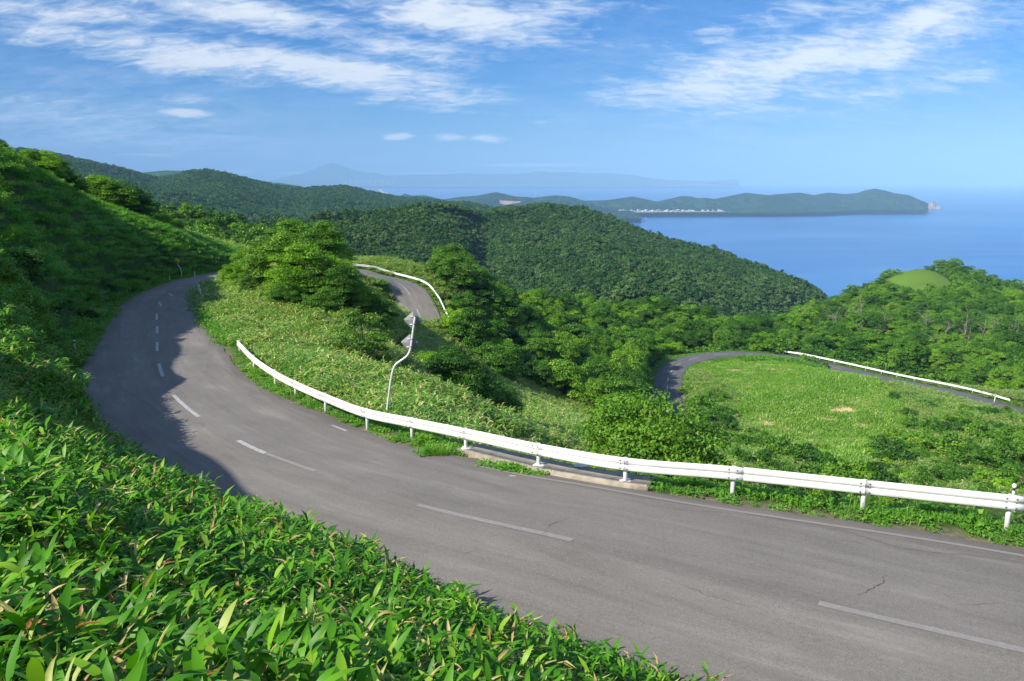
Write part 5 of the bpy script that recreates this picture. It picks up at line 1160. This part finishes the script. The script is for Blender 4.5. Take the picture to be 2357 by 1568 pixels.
# ------------------------------------------------------------------ far details: village, rocks, turbines, quarry
def house_proto(w_, d_, h_, m, mr):
    mb = MB(); mb.box((0, 0, h_/2), (w_/2, d_/2, h_/2)); a = mb.mesh('wall', m)
    mb = MB(); V = [(-w_/2-.4, -d_/2-.4, h_), (w_/2+.4, -d_/2-.4, h_), (w_/2+.4, d_/2+.4, h_), (-w_/2-.4, d_/2+.4, h_), (-w_/2-.4, 0, h_+2.6), (w_/2+.4, 0, h_+2.6)]
    mb.add(V, [(0, 1, 5, 4), (2, 3, 4, 5), (0, 3, 2, 1)], [(0, 4, 3), (1, 2, 5)]); return a, mb.mesh('roof', mr)
MW = simple('white_house_wall', (.55, .55, .54), .8); MC = simple('cream_house_wall', (.55, .50, .44), .8); MR1 = simple('grey_metal_roof', (.42, .44, .47), .6); MR2 = simple('red_brown_roof', (.34, .16, .12), .7)
HP = [house_proto(16, 10, 7, MW, MR1), house_proto(22, 11, 8, MW, MR2), house_proto(14, 10, 6, MC, MR1), house_proto(30, 13, 10, MW, MR1)]
for i in range(80):
    a = rng.uniform(1426, 1560) if i < 58 else rng.uniform(1560, 1665); b = rng.uniform(482.6, 486.6) if i < 58 else rng.uniform(482.8, 485.6)
    b += 1.3; q = atD(a, b, 6550+(489.2-b)*33); k_ = HP[rng.integers(0, 4)]; e = empty('house', q, rng.uniform(-.6, .6))
    e.scale = (.75, .75, .75); mobj('wall', k_[0], e); mobj('roof', k_[1], e); tag(e, 'tiny pale house in the fishing village across the bay', 'house', 'houses of the village across the bay')
fD = lambda b: 6556+(489.2-b)*33
shp = [atD(a, b, fD(b)) for a, b in [(1418, 489.0), (1500, 488.8), (1600, 488.2), (1670, 488.0)]]; shq = [atD(a, b, fD(b)) for a, b in [(1670, 486.4), (1600, 485.8), (1500, 485.7), (1418, 486.0)]]
tag(mobj('village_ground', npmesh('village_ground', np.array(shp+shq), [np.array([[0, 1, 6, 7], [1, 2, 5, 6], [2, 3, 4, 5]])], M_conc)), kind='structure')
mb = MB(); Q = [atZ(a, b, SEA+2) for a, b in [(1425, 488.2), (1500, 488.3), (1560, 488), (1590, 487.3)]]; mb.tube(smooth_path(Q, 60), 5, 4)
tag(mobj('breakwater', mb.mesh('breakwater', M_patch)), 'thin pale breakwater in front of the fishing village', 'breakwater')
mb = MB(); Q = [atZ(a, b, SEA+1) for a, b in [(1960, 484), (2000, 482.8), (2060, 482.2), (2118, 482)]]; mb.tube(smooth_path(Q, 60), 6, 4)
tag(mobj('beach', mb.mesh('beach', M_sand)), kind='structure')
def rock(a, b, w_, h_, label, seed):
    r = np.random.default_rng(seed); mb = MB(); n = 14; k = 8
    th = np.arange(n)*2*np.pi/n; V = []
    for j in range(k):
        f = j/(k-1); rad = w_*(1-f**1.3)*r.uniform(.75, 1.2, n)+.5
        V += [(rad[i]*math.cos(th[i]), rad[i]*.7*math.sin(th[i]), f*h_*(1+.25*math.sin(th[i]*3+seed))) for i in range(n)]
    F = [(j*n+i, j*n+(i+1) % n, (j+1)*n+(i+1) % n, (j+1)*n+i) for j in range(k-1) for i in range(n)]
    mb.add(V, F); return tag(mobj('sea_rock', mb.mesh('sea_rock', M_rockp), loc=atZ(a, b, SEA-2)), label, 'rock', 'pinkish rocks at the tip of the cape')
rock(2146, 481.6, 62, 78, 'tallest pinkish rock at the tip of the cape', 1); rock(2158, 481.8, 45, 40, 'outermost pinkish rock off the cape tip', 2); rock(2136, 481.8, 42, 52, 'pinkish rock joined to the end of the cape', 3); rock(2117, 482.2, 26, 26, 'small pinkish rock left of the cape tip', 4); rock(1486, 502.5, 10, 7, 'low dark reef off the wooded foreland', 5)
def turbine(a, b, D, h, label, group=None):
    q = atD(a, b, D); e = empty('wind_turbine', q)
    mb = MB(); mb.tube([(0, 0, -h*.3), (0, 0, h)], [h*.035, h*.02], 8); mobj('tower', mb.mesh('tower', M_white), e)
    mb = MB(); mb.box((0, 0, h), (h*.025, h*.06, h*.03)); mobj('nacelle', mb.mesh('nacelle', M_white), e)
    for k_ in range(3):
        t_ = k_*2.094+a*.3; mb = MB(); mb.tube([(0, -h*.07, h), (math.sin(t_)*h*.52, -h*.07, h+math.cos(t_)*h*.52)], [h*.022, h*.006], 4); mobj('blade', mb.mesh('blade', M_white), e)
    return tag(e, label, 'wind turbine', group)
turbine(1233, 459, 7350, 62, 'white wind turbine on the coastal hill right of the quarry'); turbine(1186, 455, 7350, 36, 'small white wind turbine on the crest above the quarry')
for i in range(12): turbine(796+i*9.5+(i % 3)*2, 427.5, 17000, 100, 'faint white wind turbine on the far coastal plain', 'wind turbines on the far plain')
# bare quarry scar: faces of the coastal hill sheets lifted a few metres
qp = [(1137, 467), (1150, 463.5), (1178, 461), (1200, 462.5), (1198, 470), (1188, 475), (1176, 474), (1160, 470)]
def quarry():
    Gd = G4; c = (Gd[:-1, :-1]+Gd[1:, 1:])/2; px, py, dd = project(c.reshape(-1, 3)); nn = fbm(px, py, 6, 3, 4)*3
    k = inpoly(px+nn, py+nn*.4, qp).reshape(c.shape[:2]); V = []; F = []
    for i, j in zip(*np.where(k)):
        n0 = len(V); V += [Gd[i, j], Gd[i, j+1], Gd[i+1, j+1], Gd[i+1, j]]; F.append((n0, n0+1, n0+2, n0+3))
    if F: tag(mobj('quarry', npmesh('quarry', np.array(V)*.9985+[0, 0, .5], [np.array(F)], M_quarry)), kind='structure')
quarry()

def cracks():
    mb = MB(); r = np.random.default_rng(4)
    for L_, wd in ([[(1870, 1208), (1960, 1228), (2060, 1262), (2130, 1275), (2240, 1283), (2357, 1300)], .02], [[(1975, 1378), (1992, 1358), (2010, 1345), (2040, 1328)], .022], [[(1248, 1238), (1270, 1215), (1300, 1200), (1350, 1180)], .02], [[(1285, 1290), (1310, 1275)], .016], [[(1060, 1285), (1105, 1268)], .014], [[(1480, 1315), (1570, 1350), (1680, 1390), (1800, 1420)], .012], [[(2200, 1400), (2300, 1395)], .014], [[(660, 1160), (800, 1190)], .012], [[(1400, 1140), (1500, 1165), (1620, 1185), (1750, 1195), (1860, 1205)], .014], [[(1900, 1255), (1960, 1250), (2030, 1275)], .012]):
        P_ = smooth_path([foot(a, b, .0) for a, b in L_], .07); n = len(P_); T_ = np.gradient(P_, axis=0); Nn = np.stack([T_[:, 1], -T_[:, 0], 0*T_[:, 0]], 1); Nn /= np.linalg.norm(Nn, axis=1)[:, None]
        jit = np.cumsum(r.normal(0, .022, n)); jit -= np.linspace(0, jit[-1], n); P_ = P_+Nn*jit[:, None]; w_ = .8*wd*r.uniform(.25, 1., n)*np.sin(np.linspace(.25, 2.9, n))
        for q in range(n):
            i = ((C1[:330, :2]-P_[q, :2])**2).sum(1).argmin(); o = float(((P_[q]-C1[i])*N1[i])[:2].sum()); ws = wr[i] if o > 0 else wl[i]; P_[q, 2] = C1[i, 2]+(dzr[i] if o > 0 else dzl[i])*min(abs(o)/ws, 1)+.06*max(0, 1-(o/ws)**2)+.012
        V = np.stack([P_-Nn*w_[:, None]/2, P_+Nn*w_[:, None]/2], 1).reshape(-1, 3); i = np.arange(n-1)*2
        mb.add(V, np.stack([i, i+1, i+3, i+2], 1))
    tag(mobj('road_cracks', mb.mesh('road_cracks', simple('crack_dirt', (.07, .064, .056), .95))), kind='structure')
cracks()

# ------------------------------------------------------------------ tell look-alikes apart by their order across the view
def order_labels():
    words = ['first', 'second', 'third', 'fourth', 'fifth', 'sixth', 'seventh', 'eighth', 'ninth', 'tenth', 'eleventh', 'twelfth', 'thirteenth', 'fourteenth', 'fifteenth', 'sixteenth', 'seventeenth', 'eighteenth', 'nineteenth', 'twentieth']
    by = {}
    for o in scene.objects:
        if o.parent is None and o.get('label') and o.get('category') in ('tree', 'shrub', 'wind turbine'): by.setdefault(o['label'], []).append(o)
    for lab, L_ in by.items():
        if len(L_) < 2 or len(L_) > 20: continue
        L_.sort(key=lambda o: project(np.array([tuple(o.location)]))[0][0])
        for k_, o in enumerate(L_): o['label'] = lab+', '+words[k_]+' from left'
order_labels()
